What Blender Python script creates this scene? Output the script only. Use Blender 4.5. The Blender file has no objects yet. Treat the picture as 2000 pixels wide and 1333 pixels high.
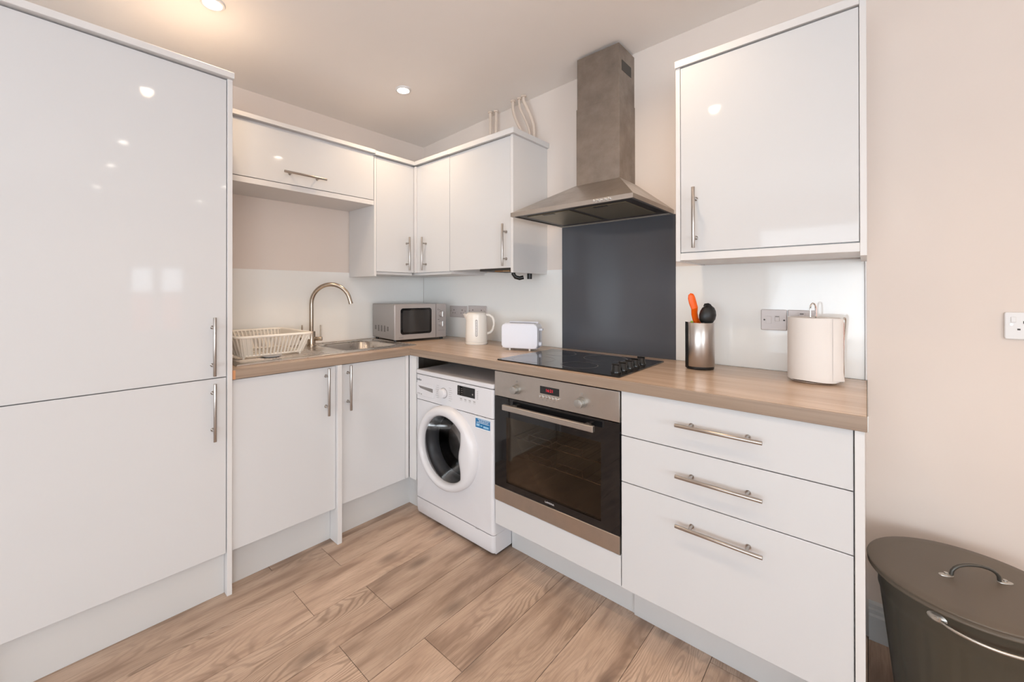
import bpy, bmesh, math, random
from mathutils import Vector, Matrix
from math import sin, cos, pi, radians as R
random.seed(4)
S = bpy.context.scene
COL = S.collection

# ------------------------------------------------------------------ camera, world, lights, exposure
cam_d = bpy.data.cameras.new('camera'); cam = bpy.data.objects.new('camera', cam_d); COL.objects.link(cam)
cam_d.sensor_width = 36; cam_d.lens = 805.1 * 36 / 2000
cam_d.shift_x = 0.03755; cam_d.shift_y = -0.0487
cam_d.clip_start = 0.02
cam.location = (2.4699, -2.0339, 1.2239)
cam.rotation_euler = (Matrix.Rotation(R(43.634), 3, 'Z') @ Matrix.Rotation(R(90.188), 3, 'X') @ Matrix.Rotation(R(-0.048), 3, 'Z')).to_euler()
S.camera = cam
S.view_settings.view_transform = 'Standard'; S.view_settings.look = 'None'
S.view_settings.gamma = 1; S.view_settings.use_curve_mapping = False
S.view_settings.exposure = -0.17

W = bpy.data.worlds.new('sky'); S.world = W; W.use_nodes = True
bg = W.node_tree.nodes['Background']; bg.inputs[0].default_value = (0.86, 0.93, 1.0, 1); bg.inputs[1].default_value = 5.0

def area(name, loc, rot, sx, sy, power, color):
    d = bpy.data.lights.new(name, 'AREA'); d.shape = 'RECTANGLE'; d.size = sx; d.size_y = sy
    d.energy = power; d.color = color
    o = bpy.data.objects.new(name, d); COL.objects.link(o); o.location = loc; o.rotation_euler = rot
    return o
DAY = (0.90, 0.95, 1.0)
REAR_FILL_W, SIDE_FILL_W, UPG = 88.0, 106.0, 62.0
# added fill lamps, each outside the glass of a made-up, unseen window
area('fill_added_rear', (3.2, -5.36, 1.10), (R(90+UPG), 0, 0), 3.4, 1.8, REAR_FILL_W, (0.77, 0.89, 1.0))
area('fill_added_side', (5.74, -3.6, 1.35), (0, R(90+20), 0), 1.2, 1.9, SIDE_FILL_W, (0.88, 0.94, 1.0))
LAMP = (1.0, 0.73, 0.48)
LAMPS = [(0.600, -1.568), (0.580, -0.625), (1.77, -1.61), (1.86, -0.60), (2.97, -1.59),
         (3.85, -1.59), (3.95, -0.61), (4.95, -1.61), (5.0, -0.61)]
LAMP_W = 20.0

# ------------------------------------------------------------------ helpers
class MB:
    """collects simple solids into one bmesh"""
    def __init__(s): s.bm = bmesh.new(); s.curved = False
    def box(s, x0, x1, y0, y1, z0, z1, bev=0.0, seg=1, M=None):
        x0, x1 = min(x0, x1), max(x0, x1); y0, y1 = min(y0, y1), max(y0, y1); z0, z1 = min(z0, z1), max(z0, z1)
        t = bmesh.new()
        m = Matrix.Translation(((x0+x1)/2, (y0+y1)/2, (z0+z1)/2)) @ Matrix.Diagonal((x1-x0, y1-y0, z1-z0, 1))
        bmesh.ops.create_cube(t, size=1, matrix=m)
        if bev > 0:
            bmesh.ops.bevel(t, geom=t.edges[:], offset=bev, segments=seg, profile=0.5, affect='EDGES', clamp_overlap=True)
        s._add(t, M); return s
    def rbox(s, x0, x1, y0, y1, z0, z1, r, axis='z', seg=5, bev=0.0, M=None):
        """box whose four edges along axis are rounded by r"""
        t = bmesh.new()
        m = Matrix.Translation(((x0+x1)/2, (y0+y1)/2, (z0+z1)/2)) @ Matrix.Diagonal((x1-x0, y1-y0, z1-z0, 1))
        bmesh.ops.create_cube(t, size=1, matrix=m)
        i = 'xyz'.index(axis)
        ed = [e for e in t.edges if abs((e.verts[0].co - e.verts[1].co).normalized()[i]) > 0.9]
        bmesh.ops.bevel(t, geom=ed, offset=r, segments=seg, profile=0.5, affect='EDGES')
        if bev > 0:
            ed = [e for e in t.edges if abs((e.verts[0].co - e.verts[1].co).normalized()[i]) < 0.1 and len(e.link_faces) == 2
                  and e.calc_face_angle(0) > 1.0]
            bmesh.ops.bevel(t, geom=ed, offset=bev, segments=2, profile=0.5, affect='EDGES', clamp_overlap=True)
        s._add(t, M); return s
    def _add(s, t, M=None):
        if M is not None: bmesh.ops.transform(t, matrix=M, verts=t.verts)
        me = bpy.data.meshes.new('tmp'); t.to_mesh(me); t.free(); s.bm.from_mesh(me); bpy.data.meshes.remove(me)
    def cyl(s, p0, p1, r0, r1=None, n=20, bev=0.0):
        p0, p1 = Vector(p0), Vector(p1); r1 = r0 if r1 is None else r1; s.curved = True
        d = p1 - p0; t = bmesh.new()
        bmesh.ops.create_cone(t, cap_ends=True, segments=n, radius1=r0, radius2=r1, depth=d.length)
        if bev > 0:
            ed = [e for e in t.edges if len(e.link_faces) == 2 and e.calc_face_angle(0) > 1.0]
            bmesh.ops.bevel(t, geom=ed, offset=bev, segments=2, profile=0.5, affect='EDGES')
        M = Matrix.Translation((p0+p1)/2) @ d.to_track_quat('Z', 'Y').to_matrix().to_4x4()
        s._add(t, M); return s
    def lathe(s, prof, c=(0, 0), n=40, sx=1.0, sy=1.0, ang=0.0, cap=True):
        """prof: list of (r, z) revolved about the vertical through c"""
        bm = s.bm; rings = []; s.curved = True
        for r, z in prof:
            if r < 1e-6: rings.append([bm.verts.new((c[0], c[1], z))])
            else:
                ring = []
                for k in range(n):
                    a = 2*pi*k/n; x, y = r*sx*cos(a), r*sy*sin(a)
                    ring.append(bm.verts.new((c[0]+x*cos(ang)-y*sin(ang), c[1]+x*sin(ang)+y*cos(ang), z)))
                rings.append(ring)
        for a, b in zip(rings, rings[1:]):
            for k in range(n):
                k2 = (k+1) % n
                if len(a) == 1 and len(b) == 1: break
                if len(a) == 1: bm.faces.new((a[0], b[k2], b[k]))
                elif len(b) == 1: bm.faces.new((a[k], a[k2], b[0]))
                else: bm.faces.new((a[k], a[k2], b[k2], b[k]))
        return s
    def tube(s, pts, r, n=12, closed=False, rs=None):
        pts = [Vector(p) for p in pts]; bm = s.bm; rings = []; N = len(pts); up = None; s.curved = True
        for i, p in enumerate(pts):
            a = pts[(i-1) % N] if (i > 0 or closed) else p
            b = pts[(i+1) % N] if (i < N-1 or closed) else p
            t = (b - a).normalized()
            if up is None:
                up = Vector((0, 0, 1)) if abs(t.z) < 0.9 else Vector((1, 0, 0))
            u = (up - t*up.dot(t)).normalized(); v = t.cross(u); up = u
            rr = rs[i] if rs else r
            rings.append([bm.verts.new(p + u*rr*cos(2*pi*k/n) + v*rr*sin(2*pi*k/n)) for k in range(n)])
        M = N if closed else N-1
        for i in range(M):
            a, b = rings[i], rings[(i+1) % N]
            for k in range(n): bm.faces.new((a[k], a[(k+1) % n], b[(k+1) % n], b[k]))
        if not closed:
            bm.faces.new(rings[0][::-1]); bm.faces.new(rings[-1])
        return s
    def prism(s, poly, axis, a, b):
        """poly: list of 2D points in the plane normal to axis, extruded from a to b"""
        f = {'x': lambda p, t: (t, p[0], p[1]), 'y': lambda p, t: (p[0], t, p[1]), 'z': lambda p, t: (p[0], p[1], t)}[axis]
        va = [s.bm.verts.new(f(p, a)) for p in poly]; vb = [s.bm.verts.new(f(p, b)) for p in poly]
        n = len(poly)
        s.bm.faces.new(va[::-1]); s.bm.faces.new(vb)
        for i in range(n): s.bm.faces.new((va[i], va[(i+1) % n], vb[(i+1) % n], vb[i]))
        return s
    def quads(s, vs, fs):
        v = [s.bm.verts.new(p) for p in vs]; s.curved = True
        for f in fs: s.bm.faces.new([v[i] for i in f])
        return s
    def mesh(s, name, off=(0, 0, 0), smooth=True, angle=40):
        bm = s.bm
        bmesh.ops.remove_doubles(bm, verts=bm.verts, dist=1e-6)
        bmesh.ops.recalc_face_normals(bm, faces=bm.faces)
        if off != (0, 0, 0): bmesh.ops.translate(bm, verts=bm.verts, vec=[-c for c in off])
        me = bpy.data.meshes.new(name)
        for e in bm.edges:
            e.smooth = not (len(e.link_faces) == 2 and e.calc_face_angle(0) > R(angle))
        for f in bm.faces: f.smooth = smooth
        bm.to_mesh(me); bm.free(); return me

OFF = {}
def tag(o, label=None, cat=None, group=None, kind=None):
    if label: o['label'] = label
    if cat: o['category'] = cat
    if group: o['group'] = group
    if kind: o['kind'] = kind
    return o
def thing(name, label, cat, loc=(0, 0, 0), rz=0.0, group=None, local=False):
    o = bpy.data.objects.new(name, None); COL.objects.link(o); o.empty_display_size = 0.05
    o.location = loc; o.rotation_euler = (0, 0, rz); OFF[o.name] = (0, 0, 0) if local else tuple(loc)
    return tag(o, label, cat, group)
STUFF = {'knob_mark', 'print', 'dial_print', 'display_print', 'button_print', 'sticker_print', 'sticker_bold_print', 'level_marks', 'vent_slots', 'pin_holes'}   # specks too small to pick apart
def part(name, mb, mat, parent=None, label=None, smooth=True, angle=40, kind=None):
    if name in STUFF: kind = 'stuff'
    off = OFF.get(parent.name, (0, 0, 0)) if parent else (0, 0, 0)
    me = mb.mesh(name, off, smooth, angle if mb.curved else min(angle, 21))
    me.materials.append(mat)
    o = bpy.data.objects.new(name, me); COL.objects.link(o)
    if parent: o.parent = parent
    OFF[o.name] = off
    return tag(o, label, kind=kind)
def text(name, s, size, mat, parent, M, ext=0.0003, align='CENTER'):
    c = bpy.data.curves.new(name, 'FONT'); c.body = s; c.size = size; c.extrude = ext; c.align_x = align; c.align_y = 'CENTER'
    c.resolution_u = 2
    t = bpy.data.objects.new('tmp', c); COL.objects.link(t)
    dg = bpy.context.evaluated_depsgraph_get(); me = bpy.data.meshes.new_from_object(t.evaluated_get(dg))
    bpy.data.objects.remove(t); bpy.data.curves.remove(c)
    off = OFF.get(parent.name, (0, 0, 0))
    me.transform(Matrix.Translation([-q for q in off]) @ M); me.name = name
    me.materials.clear(); me.materials.append(mat)
    o = bpy.data.objects.new(name, me); COL.objects.link(o); o.parent = parent; OFF[o.name] = off
    return o
def copy_tree(o, parent=None):
    c = o.copy(); COL.objects.link(c); OFF[c.name] = OFF.get(o.name, (0, 0, 0))
    if parent: c.parent = parent
    for ch in list(o.children): copy_tree(ch, c)
    return c
# text frames: facing -y (wall B), facing +x (wall A)
def face_y(x, y, z): return Matrix.Translation((x, y, z)) @ Matrix.Rotation(R(90), 4, 'X')

# ------------------------------------------------------------------ materials
def srgb(r, g, b):
    f = lambda c: (c/255/12.92) if c/255 <= 0.04045 else ((c/255+0.055)/1.055)**2.4
    return (f(r), f(g), f(b), 1)
def mat(name, col, rough=0.5, metal=0.0, **k):
    m = bpy.data.materials.new(name); m.use_nodes = True
    b = m.node_tree.nodes['Principled BSDF']
    b.inputs['Base Color'].default_value = col; b.inputs['Roughness'].default_value = rough; b.inputs['Metallic'].default_value = metal
    for n, v in k.items(): b.inputs[n.replace('_', ' ')].default_value = v
    return m
class NT:
    def __init__(s, m): s.t = m.node_tree; s.b = s.t.nodes['Principled BSDF']
    def n(s, ty, ins=None, **props):
        x = s.t.nodes.new(ty)
        for k, v in props.items(): setattr(x, k, v)
        for k, v in (ins or {}).items():
            if isinstance(v, bpy.types.NodeSocket): s.t.links.new(v, x.inputs[k])
            else: x.inputs[k].default_value = v
        return x
    def link(s, a, b): s.t.links.new(a, b)
    def ramp(s, fac, stops):
        r = s.n('ShaderNodeValToRGB', {0: fac}); e = r.color_ramp.elements
        e[0].position, e[0].color = stops[0]; e[1].position, e[1].color = stops[-1]
        for p, c in stops[1:-1]: q = e.new(p); q.color = c
        return r.outputs[0]
    def bump(s, h, strength, dist=0.001):
        bp = s.n('ShaderNodeBump', {'Height': h, 'Strength': strength, 'Distance': dist}); s.link(bp.outputs[0], s.b.inputs['Normal'])

def wall_mat(name, col, bump=0.12):
    m = mat(name, col, 0.75); t = NT(m)
    tc = t.n('ShaderNodeTexCoord').outputs['Object']
    big = t.n('ShaderNodeTexNoise', {'Vector': tc, 'Scale': 1.3, 'Detail': 3.0}).outputs[0]
    c2 = tuple(x*0.95 for x in col[:3]) + (1,)
    t.link(t.ramp(big, [(0.35, c2), (0.65, col)]), t.b.inputs['Base Color'])
    t.bump(t.n('ShaderNodeTexNoise', {'Vector': tc, 'Scale': 160.0, 'Detail': 2.0}).outputs[0], bump, 0.0006)
    return m
M_WALL = wall_mat('warm_beige_paint', srgb(232, 220, 211))
M_CEIL = wall_mat('ceiling_paint', srgb(248, 242, 237))
M_OUTBRICK = mat('far_brick', srgb(190, 120, 100), 0.9)
M_SKIRT = mat('skirting_paint', srgb(205, 208, 210), 0.4)

def gloss_mat():
    m = mat('white_gloss_lacquer', srgb(213, 213, 214), 0.05); t = NT(m)
    tc = t.n('ShaderNodeTexCoord').outputs['Object']
    t.bump(t.n('ShaderNodeTexNoise', {'Vector': tc, 'Scale': 5.0, 'Detail': 1.0}).outputs[0], 0.06, 0.004)
    t.b.inputs['IOR'].default_value = 1.5
    return m
M_GLOSS = gloss_mat()
M_CARC = mat('white_cabinet_board', srgb(222, 220, 219), 0.35)
M_PLINTH = mat('white_plinth_board', srgb(208, 207, 206), 0.3)
M_GAP = mat('dark_gap', srgb(90, 82, 76), 0.8)

def steel_mat(name, col, rough, axis=0, dirt=0.0, metal=1.0):
    m = mat(name, col, rough, metal); t = NT(m)
    tc = t.n('ShaderNodeTexCoord').outputs['Object']
    sc = [900, 900, 900]; sc[axis] = 8
    mp = t.n('ShaderNodeMapping', {'Vector': tc, 'Scale': sc}).outputs[0]
    br = t.n('ShaderNodeTexNoise', {'Vector': mp, 'Scale': 1.0, 'Detail': 2.0}).outputs[0]
    t.bump(br, 0.05, 0.0004)
    if dirt:
        n1 = t.n('ShaderNodeTexNoise', {'Vector': tc, 'Scale': 9.0, 'Detail': 6.0, 'Roughness': 0.65}).outputs[0]
        d = tuple(x*(1-dirt) for x in col[:3]) + (1,)
        t.link(t.ramp(n1, [(0.30, d), (0.70, col)]), t.b.inputs['Base Color'])
        r = t.n('ShaderNodeMapRange', {0: n1, 1: 0.3, 2: 0.7, 3: rough+0.12, 4: rough-0.03}).outputs[0]
        t.link(r, t.b.inputs['Roughness'])
    return m
M_NICKEL = steel_mat('brushed_nickel', (0.45, 0.415, 0.385, 1), 0.28, 2)
M_STEEL = steel_mat('brushed_steel', (0.52, 0.48, 0.44, 1), 0.33, 0, 0.12)
M_CHIM = steel_mat('stained_steel', (0.37, 0.32, 0.28, 1), 0.42, 2, 0.30)
M_CHROME = mat('chrome', (0.75, 0.74, 0.72, 1), 0.12, 1.0)
M_SINK = steel_mat('sink_steel', (0.62, 0.58, 0.54, 1), 0.25, 1, 0.08)
M_TAP = steel_mat('tap_nickel', (0.48, 0.41, 0.34, 1), 0.24, 2)
M_GALV = steel_mat('galvanised_steel', (0.60, 0.58, 0.54, 1), 0.35, 0, 0.1)
M_BLACKGL = mat('black_glass', (0.008, 0.008, 0.009, 1), 0.03)
M_BLACK = mat('black_plastic', (0.010, 0.010, 0.010, 1), 0.38)
M_KNOBBLK = mat('hob_knob_black', (0.003, 0.003, 0.003, 1), 0.22)
M_SATIN = mat('satin_knob', (0.42, 0.41, 0.39, 1), 0.38, 0.85)
M_DARK = mat('dark_inside', (0.05, 0.045, 0.04, 1), 0.6)
M_WM = mat('white_enamel', srgb(218, 217, 220), 0.25)
M_WMGREY = mat('grey_print', srgb(165, 162, 162), 0.5)
M_KET = mat('white_plastic', srgb(240, 234, 226), 0.22)
M_TOAST = mat('cool_white_plastic', srgb(228, 229, 238), 0.3)
M_RACK = mat('cream_plastic', srgb(248, 240, 228), 0.35)
M_SILVER = mat('silver_paint', srgb(160, 156, 154), 0.35, 0.35)
M_SILVERF = mat('silver_front', srgb(178, 172, 170), 0.3, 0.35)
M_SPLASHW = mat('white_glass', srgb(243, 242, 239), 0.06)
M_SPLASHG = mat('slate_glass', srgb(82, 84, 90), 0.12)
M_SOCK = mat('white_socket_plastic', srgb(228, 226, 225), 0.3)
M_SOCKG = mat('satin_socket', srgb(205, 197, 195), 0.35, 0.1)
M_PIPE = mat('painted_pipe', srgb(222, 205, 190), 0.5)
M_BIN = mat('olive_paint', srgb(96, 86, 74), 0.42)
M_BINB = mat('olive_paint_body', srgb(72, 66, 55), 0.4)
M_ORANGE = mat('orange_silicone', srgb(250, 100, 8), 0.4)
M_GREEN = mat('green_silicone', srgb(140, 170, 40), 0.4)
M_BLUE = mat('sticker_blue', srgb(18, 110, 165), 0.4)
M_WHITEPRINT = mat('sticker_white', srgb(225, 235, 240), 0.5)
M_PAPER = mat('kitchen_paper', srgb(236, 231, 227), 0.95)
M_LABEL = mat('dim_print', srgb(150, 145, 140), 0.5)
M_RING = mat('hob_print', (0.17, 0.17, 0.18, 1), 0.3)
M_BRASS = mat('aged_brass', (0.42, 0.27, 0.14, 1), 0.45, 1.0)
def mesh_filter():
    m = mat('filter_mesh', (0.30, 0.27, 0.20, 1), 0.45, 0.9); t = NT(m)
    tc = t.n('ShaderNodeTexCoord').outputs['Object']
    c = t.n('ShaderNodeTexChecker', {'Vector': tc, 'Scale': 220.0}).outputs[1]
    t.bump(c, 0.6, 0.001); return m
M_FILTER = mesh_filter()
def emis(name, col, st):
    m = mat(name, (0, 0, 0, 1)); b = m.node_tree.nodes['Principled BSDF']
    b.inputs['Emission Color'].default_value = col; b.inputs['Emission Strength'].default_value = st; return m
M_LAMP = emis('lamp_face', (1.0, 0.9, 0.78, 1), 30.0)
M_RED = emis('red_digits', (1.0, 0.02, 0.05, 1), 1.2)
def glass(name, col, rough=0.0, k=1.0):
    m = bpy.data.materials.new(name); m.use_nodes = True; nt = m.node_tree
    for n in list(nt.nodes):
        if n.type == 'BSDF_PRINCIPLED': nt.nodes.remove(n)
    o = nt.nodes['Material Output']
    tr = nt.nodes.new('ShaderNodeBsdfTransparent'); tr.inputs[0].default_value = col
    gl = nt.nodes.new('ShaderNodeBsdfGlossy'); gl.inputs['Roughness'].default_value = max(rough, 0.02)
    fr = nt.nodes.new('ShaderNodeFresnel'); fr.inputs[0].default_value = 1.5
    mx = nt.nodes.new('ShaderNodeMixShader')
    ml = nt.nodes.new('ShaderNodeMath'); ml.operation = 'MULTIPLY'; ml.inputs[1].default_value = k; nt.links.new(fr.outputs[0], ml.inputs[0]); nt.links.new(ml.outputs[0], mx.inputs[0]); nt.links.new(tr.outputs[0], mx.inputs[1]); nt.links.new(gl.outputs[0], mx.inputs[2])
    nt.links.new(mx.outputs[0], o.inputs[0]); return m
M_OVGLASS = glass('smoked_oven_glass', (0.58, 0.53, 0.47, 1), 0.02, 0.7)
M_WMGLASS = glass('washer_glass', (0.62, 0.62, 0.63, 1), 0.12, 0.35)
M_PANE = glass('window_glass', (0.96, 0.97, 0.97, 1))

def oak_floor():
    m = mat('oak_laminate', (0.4, 0.3, 0.22, 1), 0.42); t = NT(m)
    tc = t.n('ShaderNodeTexCoord').outputs['Object']; rnd = t.n('ShaderNodeObjectInfo').outputs['Random']
    off = t.n('ShaderNodeCombineXYZ', {0: t.n('ShaderNodeMath', {0: rnd, 1: 37.0}, operation='MULTIPLY').outputs[0],
                                       1: t.n('ShaderNodeMath', {0: rnd, 1: 91.0}, operation='MULTIPLY').outputs[0], 2: 0.0}).outputs[0]
    p = t.n('ShaderNodeVectorMath', {0: tc, 1: off}, operation='ADD').outputs[0]
    # cathedral figure: contour lines of a stretched, soft noise
    mp = t.n('ShaderNodeMapping', {'Vector': p, 'Scale': (7.5, 1.15, 1)}).outputs[0]
    f = t.n('ShaderNodeTexNoise', {'Vector': mp, 'Scale': 1.0, 'Detail': 1.6, 'Roughness': 0.35}, noise_dimensions='2D').outputs[0]
    wob = t.n('ShaderNodeTexNoise', {'Vector': t.n('ShaderNodeMapping', {'Vector': p, 'Scale': (38, 26, 1)}).outputs[0], 'Scale': 1.0, 'Detail': 2.0}, noise_dimensions='2D').outputs[0]
    f2 = t.n('ShaderNodeMath', {0: wob, 1: 0.014, 2: f}, operation='MULTIPLY_ADD').outputs[0]
    ph = t.n('ShaderNodeMath', {0: f2, 1: 190.0}, operation='MULTIPLY').outputs[0]
    sn = t.n('ShaderNodeMath', {0: ph}, operation='SINE').outputs[0]
    ring = t.n('ShaderNodeMapRange', {0: sn, 1: -0.2, 2: 1.0, 3: 0.0, 4: 1.0}).outputs[0]
    # strength of the figure varies over the board
    amp = t.n('ShaderNodeTexNoise', {'Vector': t.n('ShaderNodeMapping', {'Vector': p, 'Scale': (5, 1.6, 1)}).outputs[0], 'Scale': 1.0, 'Detail': 1.0}, noise_dimensions='2D').outputs[0]
    ampr = t.n('ShaderNodeMapRange', {0: amp, 1: 0.38, 2: 0.62, 3: 0.12, 4: 1.0}).outputs[0]
    rr_ = t.n('ShaderNodeMath', {0: t.n('ShaderNodeMath', {0: rnd, 1: 7.31}, operation='MULTIPLY').outputs[0]}, operation='FRACT').outputs[0]
    ampo = t.n('ShaderNodeMapRange', {0: rr_, 1: 0.25, 2: 0.75, 3: 0.25, 4: 1.0}).outputs[0]
    ampr = t.n('ShaderNodeMath', {0: ampr, 1: ampo}, operation='MULTIPLY').outputs[0]
    ringa = t.n('ShaderNodeMath', {0: ring, 1: ampr}, operation='MULTIPLY').outputs[0]
    # fine straight pores
    pore = t.n('ShaderNodeTexNoise', {'Vector': t.n('ShaderNodeMapping', {'Vector': p, 'Scale': (260, 9, 1)}).outputs[0], 'Scale': 1.0, 'Detail': 3.0, 'Roughness': 0.7}, noise_dimensions='2D').outputs[0]
    broad = t.n('ShaderNodeTexNoise', {'Vector': t.n('ShaderNodeMapping', {'Vector': p, 'Scale': (14, 2.2, 1)}).outputs[0], 'Scale': 1.0, 'Detail': 3.0}, noise_dimensions='2D').outputs[0]
    base = t.ramp(broad, [(0.30, srgb(152, 127, 110)), (0.45, srgb(186, 160, 140)), (0.68, srgb(204, 179, 159))])
    # knots: rare dark ovals
    kn = t.n('ShaderNodeTexVoronoi', {'Vector': t.n('ShaderNodeMapping', {'Vector': p, 'Scale': (3.1, 1.25, 1)}).outputs[0], 'Scale': 1.0}, voronoi_dimensions='2D').outputs['Distance']
    kd = t.n('ShaderNodeMapRange', {0: kn, 1: 0.02, 2: 0.10, 3: 0.55, 4: 0.0}).outputs[0]
    c1 = t.n('ShaderNodeMix', {0: t.n('ShaderNodeMath', {0: ringa, 1: 0.62}, operation='MULTIPLY').outputs[0], 6: base, 7: srgb(128, 106, 90)}, data_type='RGBA').outputs[2]
    pr = t.n('ShaderNodeMapRange', {0: pore, 1: 0.45, 2: 0.75, 3: 0.0, 4: 0.5}).outputs[0]
    c2 = t.n('ShaderNodeMix', {0: pr, 6: c1, 7: srgb(140, 118, 102)}, data_type='RGBA').outputs[2]
    c3 = t.n('ShaderNodeMix', {0: kd, 6: c2, 7: srgb(92, 76, 66)}, data_type='RGBA').outputs[2]
    hsv = t.n('ShaderNodeHueSaturation', {'Color': c3, 'Saturation': 1.0,
              'Value': t.n('ShaderNodeMapRange', {0: rnd, 1: 0.0, 2: 1.0, 3: 0.88, 4: 1.10}).outputs[0]}).outputs[0]
    t.link(hsv, t.b.inputs['Base Color'])
    t.bump(pore, 0.12, 0.0008)
    return m
M_OAK = oak_floor()

def laminate(name, along, k=1.0):
    m = mat(name, (0.5, 0.4, 0.3, 1), 0.24); t = NT(m)
    tc = t.n('ShaderNodeTexCoord').outputs['Object']
    def sc(a, b): return (a, b, b) if along == 'x' else (b, a, b)
    n1 = t.n('ShaderNodeTexNoise', {'Vector': t.n('ShaderNodeMapping', {'Vector': tc, 'Scale': sc(2.2, 95)}).outputs[0], 'Scale': 1.0, 'Detail': 4.0, 'Roughness': 0.6}).outputs[0]
    n2 = t.n('ShaderNodeTexNoise', {'Vector': t.n('ShaderNodeMapping', {'Vector': tc, 'Scale': sc(1.0, 13)}).outputs[0], 'Scale': 1.0, 'Detail': 3.0}).outputs[0]
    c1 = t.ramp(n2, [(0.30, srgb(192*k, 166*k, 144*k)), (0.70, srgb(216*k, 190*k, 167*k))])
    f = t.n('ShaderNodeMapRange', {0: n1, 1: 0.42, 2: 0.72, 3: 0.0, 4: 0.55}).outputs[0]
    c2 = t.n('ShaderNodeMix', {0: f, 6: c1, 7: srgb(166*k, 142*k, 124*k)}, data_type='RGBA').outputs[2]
    t.link(c2, t.b.inputs['Base Color']); t.bump(n1, 0.08, 0.0005)
    return m
M_WTX = laminate('oak_worktop_x', 'x'); M_WTY = laminate('oak_worktop_y', 'y')
M_EDGE_DIMX, M_EDGE_DIMY = laminate('oak_edge_dimmed_x', 'x', 0.76), laminate('oak_edge_dimmed_y', 'y', 0.80)  # same laminate as the top, with its dimmer shading put into the colour

# ------------------------------------------------------------------ room
XR, YF = 5.6, -5.20            # far right wall, wall behind the camera
def ceil_z(x): return 2.342 + 0.0775*(1-(1-min(max(x, 0), 2.0)/2.0)**1.3)
c = MB()
xs = [-0.1, 0, .25, .5, .75, 1, 1.25, 1.5, 1.75, 2.0, 2.4, XR+0.1]
vs = []; fs = []
for x in xs:
    for y in (YF-0.1, 0.1): vs.append((x, y, ceil_z(x))); 
for x in xs:
    for y in (YF-0.1, 0.1): vs.append((x, y, 2.56))
n = len(xs)
for i in range(n-1):
    fs.append((2*i, 2*i+1, 2*i+3, 2*i+2)); fs.append((2*n+2*i, 2*n+2*i+2, 2*n+2*i+3, 2*n+2*i+1))
    fs.append((2*i, 2*i+2, 2*n+2*i+2, 2*n+2*i)); fs.append((2*i+1, 2*n+2*i+1, 2*n+2*i+3, 2*i+3))
fs.append((0, 2*n, 2*n+1, 1)); fs.append((2*n-2, 2*n-1, 4*n-1, 4*n-2))
c.quads(vs, fs); part('ceiling', c, M_CEIL, kind='structure')
part('wall_left', MB().box(-0.1, 0, YF-0.1, 0.1, -0.02, 2.5), M_WALL, kind='structure')
part('wall_back', MB().box(0, XR, 0, 0.1, -0.02, 2.5), M_WALL, kind='structure')
WY0, WY1, WZ0, WZ1 = -1.27, -0.64, 0.66, 1.60       # window seen mirrored in the tall gloss door
VY0, VY1, VZ0, VZ1 = -4.65, -2.55, 0.7, 2.0         # side window out of view, made up to carry the added fill
w = MB()
w.box(XR, XR+.1, YF, VY0, -0.02, 2.5).box(XR, XR+.1, VY1, WY0, -0.02, 2.5).box(XR, XR+.1, WY1, 0, -0.02, 2.5)
w.box(XR, XR+.1, VY0, VY1, -0.02, VZ0).box(XR, XR+.1, VY0, VY1, VZ1, 2.5).box(XR, XR+.1, WY0, WY1, -0.02, WZ0).box(XR, XR+.1, WY0, WY1, WZ1, 2.5)
part('wall_right', w, M_WALL, kind='structure')
GX0, GX1, GZ0, GZ1 = 1.4, 5.0, 0.1, 2.08  # glazed opening behind the camera, made up to let added fill light in
w = MB()
w.box(0, GX0, YF-.1, YF, -0.02, 2.5).box(GX1, XR, YF-.1, YF, -0.02, 2.5).box(GX0, GX1, YF-.1, YF, -0.02, GZ0).box(GX0, GX1, YF-.1, YF, GZ1, 2.5)
part('wall_front', w, M_WALL, kind='structure')
def window(idx, ax, plane, a0, a1, z0, z1, mull, trans=None):
    f = MB(); g = MB(); t = 0.045
    def b(mb, p0, p1, q0, q1, d0, d1):
        if ax == 'x': mb.box(plane+d0, plane+d1, p0, p1, q0, q1)
        else: mb.box(p0, p1, plane-d1, plane-d0, q0, q1)
    b(f, a0, a0+t, z0, z1, .01, .07); b(f, a1-t, a1, z0, z1, .01, .07); b(f, a0+t, a1-t, z0, z0+t, .01, .07); b(f, a0+t, a1-t, z1-t, z1, .01, .07)
    for mm in mull: b(f, mm-.045, mm+.045, z0+t, z1-t, .01, .07)
    if trans:
        cuts = [a0+t] + [v for mm in mull for v in (mm-.045, mm+.045)] + [a1-t]
        for q in range(0, len(cuts), 2): b(f, cuts[q], cuts[q+1], trans-.02, trans+.02, .01, .07)
    w = part('window_%d' % idx, f, M_SKIRT, kind='structure')
    b(g, a0+t*.5, a1-t*.5, z0+t*.5, z1-t*.5, .035, .041)
    part('pane', g, M_PANE, w)
window(1, 'x', XR, WY0, WY1, WZ0, WZ1, [(WY0+WY1)/2], 1.205)
window(2, 'x', XR, VY0, VY1, VZ0, VZ1, [(VY0+VY1)/2])  # unseen window, made up for the side fill lamp
window(3, 'y', YF, GX0, GX1, GZ0, GZ1, [2.6, 3.8])  # unseen glazed doors, made up for the rear fill lamp
# brick house across the street, seen only in the mirrored window
tag(part('house_outside', MB().box(12.0, 12.4, -6, 4, 0, 1.26).box(12.0, 12.4, -6, 4, -3, 0), M_OUTBRICK), 'pinkish brick building outside, mirrored faintly in the tall gloss door', 'building')

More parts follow.
